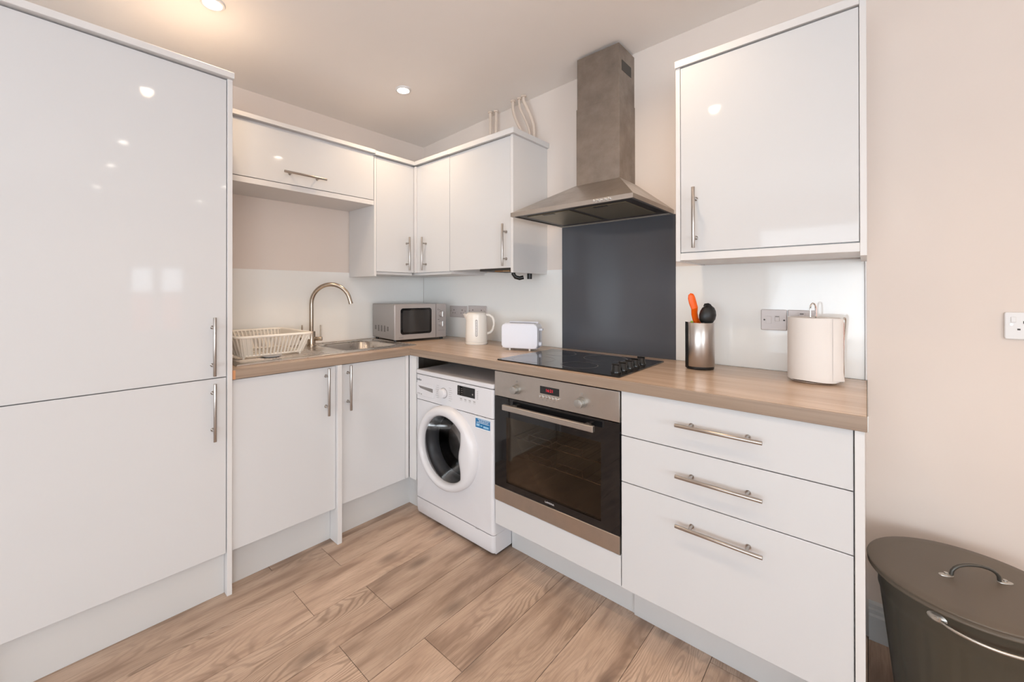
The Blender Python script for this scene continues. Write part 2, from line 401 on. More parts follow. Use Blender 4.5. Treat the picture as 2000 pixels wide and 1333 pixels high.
# floor with its laminate boards
fl = part('floor', MB().box(0, XR, YF, 0, -0.06, -0.003), M_GAP, kind='structure')
PW, PL = 0.1895, 1.285
pb = MB().box(-PW/2+.0008, PW/2-.0008, -PL/2+.0008, PL/2-.0008, -0.003, 0.0, bev=0.0009)
pme = pb.mesh('plank', smooth=False); pme.materials.append(M_OAK)
def plank_at(x, yc, x0, x1, y0, y1):
    full = (x1-x0) > PW-.002 and (y1-y0) > PL-.002
    if full:
        o = bpy.data.objects.new('plank', pme); o.location = ((x0+x1)/2, (y0+y1)/2, 0)
    else:
        w2, l2 = (x1-x0)/2, (y1-y0)/2
        me = MB().box(-w2+.0008, w2-.0008, -l2+.0008, l2-.0008, -0.003, 0.0, bev=0.0009).mesh('plank', smooth=False); me.materials.append(M_OAK)
        o = bpy.data.objects.new('plank', me); o.location = ((x0+x1)/2, (y0+y1)/2, 0)
    COL.objects.link(o); o.parent = fl
JY = {0: -1.105, 1: -1.319, 2: -1.097, 3: -1.32, 4: -1.095, 5: -1.33, 6: -1.12, 7: -1.45, -1: -1.331, -2: -1.09, -3: -1.2, -4: -1.3}
for k in range(-4, 27):
    x0 = max(0.0, .575+PW*k); x1 = min(XR, .575+PW*(k+1))
    if x1 - x0 < 0.02: continue
    j = JY.get(k, -random.uniform(0.2, 1.3))
    y = j
    while y < 0: y += PL
    while y > YF:
        a, b = max(YF, y-PL), min(0, y)
        if b - a > 0.03: plank_at(x0, 0, x0, x1, a, b)
        y -= PL

# skirting on the back wall
sk = [(0, 0), (-.018, 0), (-.018, .085), (-.013, .092), (-.013, .104), (-.008, .110), (-.008, .122), (-.003, .130), (0, .131)]
part('baseboard_back', MB().prism(sk, 'x', 2.4720, XR), M_SKIRT, kind='structure', angle=25)
# splashbacks
def splash(name, mb, m, label): return tag(part(name, mb, m), label, 'splashback')
splash('splashback', MB().box(0.0004, .0044, -1.497, -.0052, .9105, 1.355, bev=.0006), M_SPLASHW, 'white glossy splashback behind the sink and tap')
splash('splashback', MB().box(.0048, 1.2262, -.0044, -.0004, .9105, 1.3535, bev=.0006), M_SPLASHW, 'white glossy splashback behind the kettle and toaster')
splash('splashback', MB().box(1.8300, 2.4650, -.0044, -.0004, .9105, 1.344, bev=.0006), M_SPLASHW, 'white glossy splashback behind the utensil pot and paper roll')
splash('splashback', MB().box(1.2267, 1.8295, -.0062, -.0004, .9105, 1.588, bev=.0008), M_SPLASHG, 'slate grey glass splashback behind the hob')
part('trim_1', MB().box(2.4655, 2.4705, -.012, 0, .9105, 1.335, bev=.001), M_CARC, kind='structure')

# ------------------------------------------------------------------ cabinets
def bar_handle(p0, p1, out, r=.006, inset=.04, stand=.033):
    """bar between p0,p1 (world) with two posts going back along -out"""
    p0, p1, out = Vector(p0), Vector(p1), Vector(out); d = (p1-p0).normalized()
    m = MB().cyl(p0, p1, r, n=18, bev=.0008)
    for q in (p0+d*inset, p1-d*inset):
        m.cyl(q - out*.002, q - out*(stand+.0005), .0045, n=12).cyl(q - out*(stand-.0015), q - out*(stand+.0005), .0075, n=14)
    return m
def door_x(parent, x, y0, y1, z0, z1, hy=None, hz=None, name='door', t=.018):
    d = part(name, MB().box(x-t, x, y0, y1, z0, z1, bev=.0012, seg=2), M_GLOSS, parent)
    if hz and not isinstance(hy, tuple): part('handle', bar_handle((x+.035, hy, hz[0]), (x+.035, hy, hz[1]), (1, 0, 0), stand=.035), M_NICKEL, d)
    elif isinstance(hy, tuple): part('handle', bar_handle((x+.035, hy[0], hz), (x+.035, hy[1], hz), (1, 0, 0), stand=.035), M_NICKEL, d)
    return d
def door_y(parent, y, x0, x1, z0, z1, hx=None, hz=None, name='door', t=.018):
    d = part(name, MB().box(x0, x1, y, y+t, z0, z1, bev=.0012, seg=2), M_GLOSS, parent)
    if hz and not isinstance(hx, tuple): part('handle', bar_handle((hx, y-.035, hz[0]), (hx, y-.035, hz[1]), (0, -1, 0), stand=.035), M_NICKEL, d)
    elif isinstance(hx, tuple): part('handle', bar_handle((hx[0], y-.035, hz), (hx[1], y-.035, hz), (0, -1, 0), stand=.035), M_NICKEL, d)
    return d
B = .0008
# tall larder / fridge housing
t = thing('tall_cabinet', 'tall white gloss two-door cabinet reaching almost to the ceiling', 'cabinet', (0.3, -1.82, 0))
part('body', MB().box(0.001, .578, -2.162, -1.517, .17, 2.088), M_CARC, t)
part('side_panel', MB().box(0.001, .605, -1.516, -1.4975, 0.0005, 2.089, bev=B), M_CARC, t)
part('side_panel', MB().box(0.001, .605, -2.184, -2.164, 0.0005, 2.089, bev=B), M_CARC, t)
door_x(t, .600, -2.1625, -1.5185, .8860, 2.084, -1.5672, (.898, 1.127))
door_x(t, .600, -2.1625, -1.5185, .1745, .8825, -1.5660, (.643, .868))
part('plinth', MB().box(.552, .570, -2.163, -1.517, .0005, .1735), M_PLINTH, t)
part('cornice', MB().box(0.001, .622, -2.194, -1.495, 2.0895, 2.114, bev=.0015), M_CARC, t)

# base units under the sink
t = thing('base_cabinet', 'white gloss base cabinet under the draining board, beside the tall cabinet', 'cabinet', (0.3, -1.27, 0))
part('body', MB().box(0.001, .574, -1.496, -1.042, .17, .8), M_CARC, t)
door_x(t, .594, -1.4955, -1.0420, .1715, .8665, -1.0926, (.6395, .8645))
part('side_panel', MB().box(0.02, .612, -1.0405, -1.0175, .0005, .8705, bev=B), M_CARC, t)
part('plinth', MB().box(.517, .535, -1.496, -1.0415, .0005, .170), M_PLINTH, t)
t = thing('base_cabinet', 'white gloss base cabinet under the sink bowl, in the corner', 'cabinet', (0.3, -.8, 0))
part('body', MB().box(0.02, .574, -1.0165, -.45, .17, .72), M_CARC, t)
door_x(t, .594, -1.0160, -.6230, .1785, .8665, -.9776, (.642, .8645))
part('corner_post', MB().box(.575, .594, -.6212, -.576, .1785, .8705, bev=B).box(.594, .655, -.594, -.576, .1785, .8705, bev=B), M_CARC, t)
part('plinth', MB().box(.517, .535, -1.0168, -.530, .0005, .178).box(.5352, .6580, -.548, -.530, .0005, .178), M_PLINTH, t)

# oven housing
OX0, OX1 = 1.2325, 1.8285
t = thing('oven_cabinet', 'white cabinet that carries the built-in oven', 'cabinet', (1.53, -.3, 0))
part('body', MB().box(OX0+.0005, OX0+.018, -.574, -.02, .165, .8705).box(OX1-.018, OX1, -.574, -.02, .165, .8705).box(OX0+.018, OX1-.018, -.574, -.02, .165, .183), M_CARC, t)
part('front_panel', MB().box(OX0+.001, OX1-.001, -.594, -.576, .1655, .2755, bev=B), M_GLOSS, t)
part('plinth', MB().box(OX0+.0005, OX1-.0005, -.470, -.452, .0005, .165), M_PLINTH, t)

# oven
o = thing('built_in_oven', 'built-in electric oven with stainless control panel and black glass door', 'oven', (1.53, -.3, .28))
ax0, ax1 = OX0+.0025, OX1-.0025
part('cavity', MB().box(ax0+.02, ax1-.02, -.12, -.10, .30, .74).box(ax0+.018, ax0+.03, -.57, -.10, .30, .74).box(ax1-.03, ax1-.018, -.57, -.10, .30, .74)
     .box(ax0+.02, ax1-.02, -.57, -.10, .30, .31).box(ax0+.02, ax1-.02, -.57, -.10, .73, .74), mat('oven_enamel', (0.34, 0.31, 0.27, 1), 0.4), o)
cp = part('control_panel', MB().box(ax0, ax1, -.598, -.575, .7545, .8655, bev=.0012, seg=2), M_STEEL, o)
for kx in (1.362, 1.676):
    k = part('knob', MB().cyl((kx, -.598, .8005), (kx, -.612, .8005), .0215, .0205, n=32).cyl((kx, -.612, .8005), (kx, -.630, .8005), .0175, .0168, n=32, bev=.0012), M_SATIN, o)
    part('knob_mark', MB().box(kx-.0012, kx+.0012, -.6306, -.6298, .803, .816).cyl((kx, -.5985, .834), (kx, -.5995, .834), .004, n=14).cyl((kx-.028, -.5982, .8), (kx-.028, -.5988, .8), .0018, n=8).cyl((kx+.045, -.5982, .796), (kx+.045, -.5988, .796), .0018, n=8), M_LABEL, k)
ds = part('display', MB().box(1.4835, 1.5755, -.5990, -.597, .8045, .8350, bev=.0004), M_BLACKGL, o)
text('digits', '16:21', .017, M_RED, ds, face_y(1.530, -.5992, .820), .0002)
for i in range(6):
    bx = 1.489 + i*.0158
    part('button', MB().cyl((bx, -.598, .7925), (bx, -.6055, .7925), .0056, .0050, n=16, bev=.0006), M_CHROME, o)
part('print', MB().box(1.495, 1.500, -.5985, -.598, .7775, .780).box(1.513, 1.518, -.5985, -.598, .7775, .780).box(1.531, 1.536, -.5985, -.598, .7775, .780).box(1.549, 1.554, -.5985, -.598, .7775, .780), M_LABEL, o)
dr = part('oven_door', MB().box(ax0, 1.302, -.598, -.576, .3455, .7515).box(1.754, ax1, -.598, -.576, .3455, .7515)
          .box(1.302, 1.754, -.598, -.576, .3455, .3725).box(1.302, 1.754, -.598, -.576, .6665, .7515), M_BLACKGL, o, smooth=False)
part('glass', MB().box(1.302, 1.754, -.5975, -.592, .3725, .6665), M_OVGLASS, dr)
text('logo', 'LAMONA', .0105, M_SOCK, dr, face_y(1.529, -.5982, .3600), .0001)
part('trim_strip', MB().box(ax0, ax1, -.600, -.576, .2795, .3445, bev=.001), M_STEEL, dr)
part('handle', MB().box(1.315, 1.745, -.645, -.628, .7105, .7335, bev=.0015).box(1.345, 1.362, -.629, -.5978, .715, .729).box(1.698, 1.715, -.629, -.5978, .715, .729), M_STEEL, dr)
for z in (.470, .555):
    rk = MB()
    rk.tube([(ax0+.03, -.52, z), (ax1-.03, -.52, z)], .003, n=6).tube([(ax0+.03, -.15, z), (ax1-.03, -.15, z)], .003, n=6)
    for a in (1.365, 1.515):
        rk.tube([(a, -.52, z), (a, -.52, z+.028), (a+.12, -.52, z+.028), (a+.125, -.52, z)], .0025, n=6)
    for i in range(12):
        xx = ax0+.05+i*.045; rk.tube([(xx, -.52, z), (xx, -.15, z)], .0016, n=5)
    part('wire_shelf', rk, M_CHROME, o)

# drawer unit
t = thing('drawer_cabinet', 'white gloss three-drawer base cabinet at the right-hand end of the worktop', 'cabinet', (2.14, -.3, 0))
part('body', MB().box(1.8300, 2.4450, -.573, -.02, .165, .8705), M_CARC, t)
for z0, z1, hz in ((.7125, .8695, .7968), (.5470, .7095, .6325), (.1640, .5440, .4734)):
    door_y(t, -.594, 1.8308, 2.4440, z0, z1, (2.0223, 2.2554), hz, name='drawer')
part('side_panel', MB().box(2.4465, 2.4655, -.598, -.001, .0005, .8705, bev=B), M_CARC, t)
part('plinth', MB().box(OX1, 2.446, -.478, -.460, .0005, .163), M_PLINTH, t)

# worktops
def worktop(x0, x1, y0, y1, front):
    return MB().box(x0, x1, y0, y1, .8713, .910, bev=.002, seg=2)
# left run has a cut-out for the sink bowl
SX0, SX1, SY0, SY1 = .055, .534, -1.462, -.492
w = MB()
BX0, BX1, BY0, BY1 = .115, .455, -.905, -.565
w.box(.005, BX0-.005, -1.4965, -.0055, .8713, .910).box(BX1+.005, .6014, -1.4965, -.0055, .8713, .910).box(BX0-.005, BX1+.005, -1.4965, BY0-.005, .8713, .910).box(BX0-.005, BX1+.005, BY1+.005, -.0055, .8713, .910).box(.6014, .6108, -.6058, -.0055, .8713, .910)
wt = tag(part('worktop', w, M_WTY, smooth=False), 'oak-effect worktop that holds the sink, on the left-hand run', 'worktop')
part('front_edge', MB().box(.6015, .6107, -1.4965, -.6060, .8712, .9102, bev=.002, seg=2), M_EDGE_DIMY, wt, label='rolled front edge, its shading put into the colour')
part('raw_end_strip', MB().box(.6014, .6112, -1.4966, -1.4880, .8710, .9080), mat('raw_chipboard', srgb(196, 138, 96), .7), wt, label='unfinished orange-brown end strip')
wt = tag(part('worktop', worktop(.6112, 2.4704, -.5975, -.0068, 0), M_WTX, smooth=False), 'long oak-effect worktop carrying the hob and toaster', 'worktop')
part('front_edge', MB().box(.6112, 2.4706, -.6056, -.5976, .8712, .9102, bev=.002, seg=2), M_EDGE_DIMX, wt, label='rolled front edge, its shading put into the colour')
part('trim_2', MB().box(2.4707, 2.4722, -.600, -.001, .871, .9118), M_GALV, kind='structure')

# wall units, left run
t = thing('wall_cabinet', 'wide white wall cabinet with one lift-up door above the sink', 'cabinet', (.15, -1.07, 1.755))
part('body', MB().box(0.001, .281, -1.496, -.6375, 1.785, 2.060), M_CARC, t)
door_x(t, .300, -1.4960, -.6385, 1.7885, 2.0590, (-1.1837, -.9561), 1.8425)
part('bottom_shelf', MB().box(0.001, .300, -1.496, -.6365, 1.757, 1.785, bev=B), M_CARC, t)
part('cornice', MB().box(0.001, .318, -1.4955, -.6365, 2.0690, 2.0915, bev=.0012).box(0.001, .288, -1.4955, -.6365, 2.0605, 2.0690), M_CARC, t)
t = thing('wall_cabinet', 'narrow white corner wall cabinet facing the hob', 'cabinet', (.15, -.48, 1.33))
part('side_panel', MB().box(0.0045, .300, -.6350, -.6190, 1.325, 2.058, bev=B), M_CARC, t)
part('body', MB().box(0.001, .281, -.6185, -.335, 1.352, 2.060), M_CARC, t)
door_x(t, .300, -.6175, -.3320, 1.3540, 2.0560, -.3913, (1.3685, 1.5835))
part('underside', MB().box(0.0045, .285, -.6185, -.335, 1.338, 1.352), M_CARC, t)
part('cornice', MB().box(0.001, .318, -.6360, -.338, 2.0625, 2.0875, bev=.0012), M_CARC, t)
t = thing('wall_cabinet', 'narrow white corner wall cabinet facing the room', 'cabinet', (.32, -.16, 1.33))
part('body', MB().box(0.001, .636, -.301, -.001, 1.352, 2.060), M_CARC, t)
part('corner_post', MB().box(.3005, .3210, -.3315, -.302, 1.354, 2.056, bev=B), M_CARC, t)
door_y(t, -.320, .3225, .6345, 1.3540, 2.0560, .4124, (1.367, 1.580))
part('underside', MB().box(0.0045, .636, -.306, -.0045, 1.338, 1.352), M_CARC, t)
part('cornice', MB().box(0.001, .6365, -.338, -.001, 2.0625, 2.0880, bev=.0012), M_CARC, t)
t = thing('wall_cabinet', 'white wall cabinet that hides the boiler, with pipes above it', 'cabinet', (.88, -.16, 1.33))
part('body', MB().box(.6375, .652, -.301, -.001, 1.352, 2.060).box(.652, 1.108, -.301, -.001, 2.04, 2.060), M_CARC, t)
door_y(t, -.320, .6370, 1.1070, 1.3560, 2.0560, 1.0783, (1.364, 1.5885))
part('side_panel', MB().box(1.1085, 1.1255, -.322, -.001, 1.330, 2.060, bev=B), M_CARC, t)
part('cornice', MB().box(.6370, 1.1400, -.338, -.001, 2.0605, 2.0900, bev=.0012), M_CARC, t)

# wall unit, right
t = thing('wall_cabinet', 'white single-door wall cabinet with a framed surround, right of the hood', 'cabinet', (2.2, -.17, 1.34))
part('side_panel', MB().box(1.9350, 1.9510, -.335, -.001, 1.343, 2.0905, bev=B), M_CARC, t)
part('side_panel', MB().box(2.4560, 2.4715, -.335, -.001, 1.334, 2.120, bev=B), M_CARC, t)
part('body', MB().box(1.9512, 2.4558, -.315, -.001, 1.374, 2.0895), M_CARC, t)
door_y(t, -.335, 1.9530, 2.4545, 1.3770, 2.0860, 2.0060, (1.389, 1.615))
part('bottom_shelf', MB().box(1.9512, 2.4558, -.335, -.050, 1.3465, 1.3735, bev=B), M_CARC, t)
part('cornice', MB().box(1.9335, 2.4558, -.342, -.001, 2.0910, 2.118, bev=.0012), M_CARC, t)

# boiler peeping out below its cabinet
t = thing('boiler', 'white gas boiler inside the wall cabinet, its dark valves showing below the door', 'boiler', (.88, -.16, 1.34))
part('casing', MB().box(.70, 1.06, -.290, -.03, 1.366, 2.0, bev=.01, seg=2), M_WM, t)
part('underside', MB().box(.86, 1.10, -.292, -.05, 1.345, 1.366), M_DARK, t)
part('valve', MB().cyl((.92, -.27, 1.347), (.92, -.27, 1.372), .012).cyl((.96, -.27, 1.349), (1.02, -.27, 1.349), .010).box(1.03, 1.075, -.29, -.26, 1.338, 1.36), M_BRASS, t)
part('pipe_elbow', MB().tube([(1.055, -.23, 1.355), (1.055, -.23, 1.325), (1.062, -.22, 1.309), (1.078, -.205, 1.303), (1.094, -.19, 1.308)], .011, n=12), M_BLACK, t)
part('pipe_elbow', MB().cyl((1.085, -.12, 1.300), (1.085, -.12, 1.35), .014, n=14), M_BLACK, t)

# pipes from boiler cabinet to ceiling
def pipe(pts, label, r=.0085):
    q = [Vector(p) for p in pts]; out = []
    for i in range(len(q)-1):
        p0 = q[max(i-1, 0)]; p1 = q[i]; p2 = q[i+1]; p3 = q[min(i+2, len(q)-1)]
        for s_ in range(6):
            u = s_/6; out.append(.5*((2*p1)+(p2-p0)*u+(2*p0-5*p1+4*p2-p3)*u*u+(3*p1-p0-3*p2+p3)*u**3))
    out.append(q[-1])
    o = thing('pipe', label, 'pipe', pts[0])
    part('tube', MB().tube(out, r, n=12), M_PIPE, o)
    e = out[-1]
    part('collar', MB().lathe([(0.0, e.z), (r+.006, e.z), (r+.006, e.z-.008), (r, e.z-.010), (0, e.z-.010)], (e.x, e.y), 18), M_PIPE, o)
pipe([(.738, -.060, 2.0905), (.738, -.060, 2.2), (.738, -.060, ceil_z(.738)-.001)], 'left one of the straight pair of painted pipes above the boiler cabinet')
pipe([(.772, -.045, 2.0905), (.772, -.045, 2.2), (.772, -.045, ceil_z(.772)-.001)], 'right one of the straight pair of painted pipes above the boiler cabinet')
pipe([(.990, -.060, 2.0905), (.990, -.060, 2.17), (.955, -.070, 2.25), (.930, -.070, 2.32), (.928, -.070, ceil_z(.928)-.001)], 'leftmost of three bent painted pipes above the boiler cabinet')
pipe([(1.030, -.045, 2.0905), (1.030, -.045, 2.18), (1.005, -.060, 2.26), (.975, -.066, 2.33), (.973, -.066, ceil_z(.973)-.001)], 'middle, thinnest of three bent painted pipes above the boiler cabinet', .0065)
pipe([(1.058, -.040, 2.0905), (1.058, -.040, 2.20), (1.035, -.060, 2.29), (1.010, -.070, 2.35), (1.008, -.070, ceil_z(1.008)-.001)], 'rightmost of three bent painted pipes above the boiler cabinet', .0095)

# ------------------------------------------------------------------ cooker hood
t = thing('cooker_hood', 'stainless steel pyramid chimney hood above the hob', 'cooker hood', (1.5215, -.23, 1.59))
hx0, hx1, hy = 1.2225, 1.8215, -.4653; z0, z1 = 1.5895, 1.6085
cx0, cx1, cy, cz = 1.4165, 1.6400, -.180, 1.758
ca = MB()
r = [(hx0, 0, z1), (hx0, hy, z1), (hx1, hy, z1), (hx1, 0, z1)]; q = [(cx0-.003, 0, cz), (cx0-.003, cy-.003, cz), (cx1+.003, cy-.003, cz), (cx1+.003, 0, cz)]
b_ = [(hx0, 0, z0), (hx0, hy, z0), (hx1, hy, z0), (hx1, 0, z0)]
ib = [(hx0+.012, -.012, z0), (hx0+.012, hy+.012, z0), (hx1-.012, hy+.012, z0), (hx1-.012, -.012, z0)]
iu = [(hx0+.012, -.012, z0+.012), (hx0+.012, hy+.012, z0+.012), (hx1-.012, hy+.012, z0+.012), (hx1-.012, -.012, z0+.012)]
vs = b_+r+q+ib+iu; fs = []
for i in range(4):
    j = (i+1) % 4
    fs += [(i, j, 4+j, 4+i), (4+i, 4+j, 8+j, 8+i), (i, 12+i, 12+j, j), (12+i, 16+i, 16+j, 12+j)]
fs += [(8, 9, 10, 11), (16, 17, 18, 19)]
part('canopy', ca.quads(vs, fs), M_STEEL, t, smooth=False)
part('chimney_lower', MB().box(cx0, cx1, cy, -.0005, cz, 2.140, bev=.001), M_CHIM, t)
ch = part('chimney_upper', MB().box(cx0+.003, cx1-.003, cy+.003, -.0005, 2.140, 2.392, bev=.001), M_CHIM, t)
part('vent_slot', MB().box(cx1-.0031, cx1-.0022, -.145, -.040, 2.275, 2.325), M_DARK, ch)
part('underside', MB().box(hx0+.013, hx1-.013, hy+.013, -.013, z0+.004, z0+.011), mat('hood_grey', (0.06, 0.055, 0.055, 1), .4, .5), t, label='dark grey underside plate')
for fx0, fx1 in ((hx0+.055, 1.508), (1.535, hx1-.055)):
    f = part('filter', MB().box(fx0, fx1, hy+.06, -.075, z0+.0005, z0+.004, bev=.001), M_FILTER, t)
    part('catch', MB().box((fx0+fx1)/2-.03, (fx0+fx1)/2+.03, hy+.064, hy+.082, z0-.001, z0+.001, bev=.0004), M_BLACK, f)
for i in range(5):
    bx = 1.662+i*.0165
    part('button', MB().cyl((bx, hy, 1.6005), (bx, hy-.007, 1.6005), .0058, .005, n=16, bev=.0008), M_CHROME, t)

# ------------------------------------------------------------------ hob
t = thing('ceramic_hob', 'black glass ceramic hob with a row of knobs, set in the worktop', 'hob', (1.52, -.33, .910))
part('glass_top', MB().rbox(1.226, 1.814, -.573, -.108, .9102, .9155, .006, 'z', 4, .0012), M_BLACKGL, t)
def ring(cx, cy, r, w=.003, n=48):
    m = MB()
    a = [(cx+r*cos(2*pi*k/n), cy+r*sin(2*pi*k/n), .9157) for k in range(n)]; b = [(cx+(r-w)*cos(2*pi*k/n), cy+(r-w)*sin(2*pi*k/n), .9157) for k in range(n)]
    m.quads(a+b, [(k, (k+1) % n, n+(k+1) % n, n+k) for k in range(n)]); return m
for cx, cy, r in ((1.352, -.458, .098), (1.352, -.225, .078), (1.585, -.455, .078), (1.585, -.215, .098)):
    part('cooking_zone', ring(cx, cy, r), M_RING, t)
for ky in (-.500, -.440, -.380, -.320, -.255):
    part('knob', MB().lathe([(.0, .9157), (.020, .9157), (.0195, .922), (.0170, .926), (.0160, .9405), (.0145, .9430), (0, .9435)], (1.768, ky), 24)
         .box(1.768-.0160, 1.768+.0160, ky-.0030, ky+.0030, .937, .9480, bev=.0012), M_KNOBBLK, t)

# ------------------------------------------------------------------ washing machine
t = thing('washing_machine', 'white front-loading washing machine under the worktop, left of the oven', 'washing machine', (.945, -.3, 0))
wx0, wx1, wy = .6605, 1.2290, -.600
part('casing', MB().box(wx0+.004, wx0+.012, -.575, -.05, .03, .776).box(wx1-.010, wx1-.002, -.575, -.05, .03, .776).box(wx0+.012, wx1-.010, -.06, -.05, .03, .776).box(wx0+.012, wx1-.010, -.575, -.05, .766, .776), M_WM, t)
part('lid', MB().rbox(wx0, wx1, wy-.002, -.05, .7765, .800, .012, 'z', 4, .007), M_WM, t)
cpn = part('control_panel', MB().rbox(wx0+.001, wx1-.001, wy, -.575, .6405, .7750, .016, 'z', 5, .001), M_WM, t)
# front with round opening
DC = (.9230, .4330); DR = .212
def plate_with_hole(x0, x1, z0, z1, c, r, y, n=64):
    m = MB(); inner = [(c[0]+r*cos(2*pi*k/n), y, c[1]+r*sin(2*pi*k/n)) for k in range(n)]; outer = []
    for k in range(n):
        a = 2*pi*k/n; dx, dz = cos(a), sin(a); tt = 1e9
        if dx > 1e-9: tt = min(tt, (x1-c[0])/dx)
        if dx < -1e-9: tt = min(tt, (x0-c[0])/dx)
        if dz > 1e-9: tt = min(tt, (z1-c[1])/dz)
        if dz < -1e-9: tt = min(tt, (z0-c[1])/dz)
        outer.append((c[0]+dx*tt, y, c[1]+dz*tt))
    for cxn in ((x0, z0), (x1, z0), (x1, z1), (x0, z1)):
        k = min(range(n), key=lambda i: (outer[i][0]-cxn[0])**2+(outer[i][2]-cxn[1])**2); outer[k] = (cxn[0], y, cxn[1])
    back = [(p[0], y+.02, p[2]) for p in inner]
    vs = inner+outer+back
    fs = [(k, (k+1) % n, n+(k+1) % n, n+k) for k in range(n)] + [(k, 2*n+k, 2*n+(k+1) % n, (k+1) % n) for k in range(n)]
    return m.quads(vs, fs)
fp = plate_with_hole(wx0+.018, wx1-.018, .1035, .6380, DC, .200, wy)
# rounded vertical corners of the front panel
for xa, sgn in ((wx0+.018, -1), (wx1-.018, 1)):
    pts = [(xa+sgn*.017*sin(a), wy+.017*(1-cos(a))) for a in [i*pi/2/5 for i in range(6)]]
    vs = [(p[0], p[1], z) for p in pts for z in (.1035, .6380)]
    fp.quads(vs, [(2*i, 2*i+2, 2*i+3, 2*i+1) for i in range(5)])
    fp.quads([(pts[-1][0], pts[-1][1], .1035), (pts[-1][0], -.575, .1035), (pts[-1][0], -.575, .638), (pts[-1][0], pts[-1][1], .638)], [(0, 1, 2, 3)])
part('front_panel', fp, M_WM, t, angle=30)
# kick panel, bottom curls in a little
kp = MB()
prof = [(wy, .1010), (wy-.001, .060), (wy+.001, .030), (wy+.006, .018), (wy+.02, .014)]
cols = [(wx0+.001, .017), (wx0+.004, .009), (wx0+.010, .003), (wx0+.018, 0), (wx1-.018, 0), (wx1-.010, .003), (wx1-.004, .009), (wx1-.001, .017)]
vs = [(cx_, py+dy, pz) for cx_, dy in cols for py, pz in prof]; m_ = len(prof)
fs = [(i*m_+j, (i+1)*m_+j, (i+1)*m_+j+1, i*m_+j+1) for i in range(len(cols)-1) for j in range(m_-1)]
kp.quads(vs, fs).box(wx0+.001, wx1-.001, wy+.018, -.05, .014, .1010)
part('kick_panel', kp, M_WM, t, angle=50)
part('filter_flap_notch', MB().box(1.115, 1.135, wy-.0015, wy, .0985, .1035), M_WMGREY, t)
for fx in (wx0+.05, wx1-.05):
    for fy in (-.54, -.10): part('foot', MB().cyl((fx, fy, 0.0005), (fx, fy, .016), .024, n=20), M_BLACK, t)
part('base_rail', MB().box(wx0+.02, wx1-.004, -.57, -.08, .008, .0145), M_BLACK, t, label='black base edge')  # thin black rail beneath the kick panel
# door ring with shaped inner opening
GC = (.9180, .4280)
def r_in(a):
    r0 = .1665; dx, dz = cos(a), sin(a)
    if dx <= 0.05: return r0
    best = r0
    rr = .05
    while rr < r0:
        x = rr*dx; z = rr*dz
        lim = .1235 - .020*math.exp(-((z+.005)/.050)**2) + .0*z
        if x > lim: best = rr; break
        rr += .0008
    return best
n = 120; prof = [(0, -.008), (.0, -.022), (.10, -.034), (.30, -.040), (.62, -.040), (.85, -.034), (.97, -.020), (1.0, -.003), (1.0, .006)]
vs = []
for k in range(n):
    a = 2*pi*k/n; ri = r_in(a); pi_ = (GC[0]+ri*cos(a), GC[1]+ri*sin(a)); po = (DC[0]+DR*cos(a), DC[1]+DR*sin(a))
    for u, dy in prof: vs.append((pi_[0]+(po[0]-pi_[0])*u, wy+dy, pi_[1]+(po[1]-pi_[1])*u))
m_ = len(prof); fs = [(k*m_+j, ((k+1) % n)*m_+j, ((k+1) % n)*m_+j+1, k*m_+j+1) for k in range(n) for j in range(m_-1)]
dd = part('door_ring', MB().quads(vs, fs), M_WM, t, angle=60)
# bowl-shaped glass
m = MB(); rings = [(.170, -.018), (.162, -.002), (.150, .03), (.135, .07), (.110, .11), (.06, .125), (0.0, .128)]
vs = []; nn = 48
for rr, dy in rings[:-1]:
    for k in range(nn): vs.append((GC[0]+rr*cos(2*pi*k/nn), wy+dy, GC[1]+rr*sin(2*pi*k/nn)))
vs.append((GC[0], wy+rings[-1][1], GC[1])); fs = []
for i in range(len(rings)-2):
    for k in range(nn): fs.append((i*nn+k, i*nn+(k+1) % nn, (i+1)*nn+(k+1) % nn, (i+1)*nn+k))
for k in range(nn): fs.append(((len(rings)-2)*nn+k, (len(rings)-2)*nn+(k+1) % nn, len(vs)-1))
part('door_glass', m.quads(vs, fs), M_WMGLASS, dd)
# rubber gasket + drum
def tunnel(prof, n=48):
    m = MB(); vs = []; fs = []
    for rr, dy in prof:
        for k in range(n): vs.append((GC[0]+rr*cos(2*pi*k/n), wy+dy, GC[1]+rr*sin(2*pi*k/n)))
    for i in range(len(prof)-1):
        for k in range(n): fs.append((i*n+k, i*n+(k+1) % n, (i+1)*n+(k+1) % n, (i+1)*n+k))
    return m.quads(vs, fs)
part('gasket', tunnel([(.199, .018), (.185, .022), (.172, .03), (.166, .045), (.160, .055), (.158, .075), (.163, .085)]), mat('grey_rubber', (0.10, 0.10, 0.105, 1), .35), t)
def drum_mat():
    m = mat('perforated_drum', (0.22, 0.21, 0.20, 1), 0.25, 1.0); tt = NT(m)
    tc = tt.n('ShaderNodeTexCoord').outputs['Object']
    v = tt.n('ShaderNodeTexVoronoi', {'Vector': tc, 'Scale': 70.0, 'Randomness': 0.15}).outputs['Distance']
    tt.link(tt.ramp(v, [(0.28, (0.01, 0.01, 0.01, 1)), (0.34, (0.24, 0.22, 0.21, 1))]), tt.b.inputs['Base Color']); return m
M_DRUM = drum_mat()
part('drum', tunnel([(.163, .086), (.20, .092), (.215, .11), (.215, .36), (.19, .38), (.06, .385), (.004, .386)]), M_DRUM, t)
for a in (1.2, 3.3, 5.4):
    u = Vector((cos(a), 0, sin(a))); v = Vector((-sin(a), 0, cos(a))); cc = Vector((GC[0], 0, GC[1]))
    ps = [cc+u*.214+v*.03, cc+u*.165, cc+u*.214-v*.03]
    part('paddle', MB().prism([(p.x, p.z) for p in ps], 'y', wy+.12, wy+.34), M_CHROME, t)
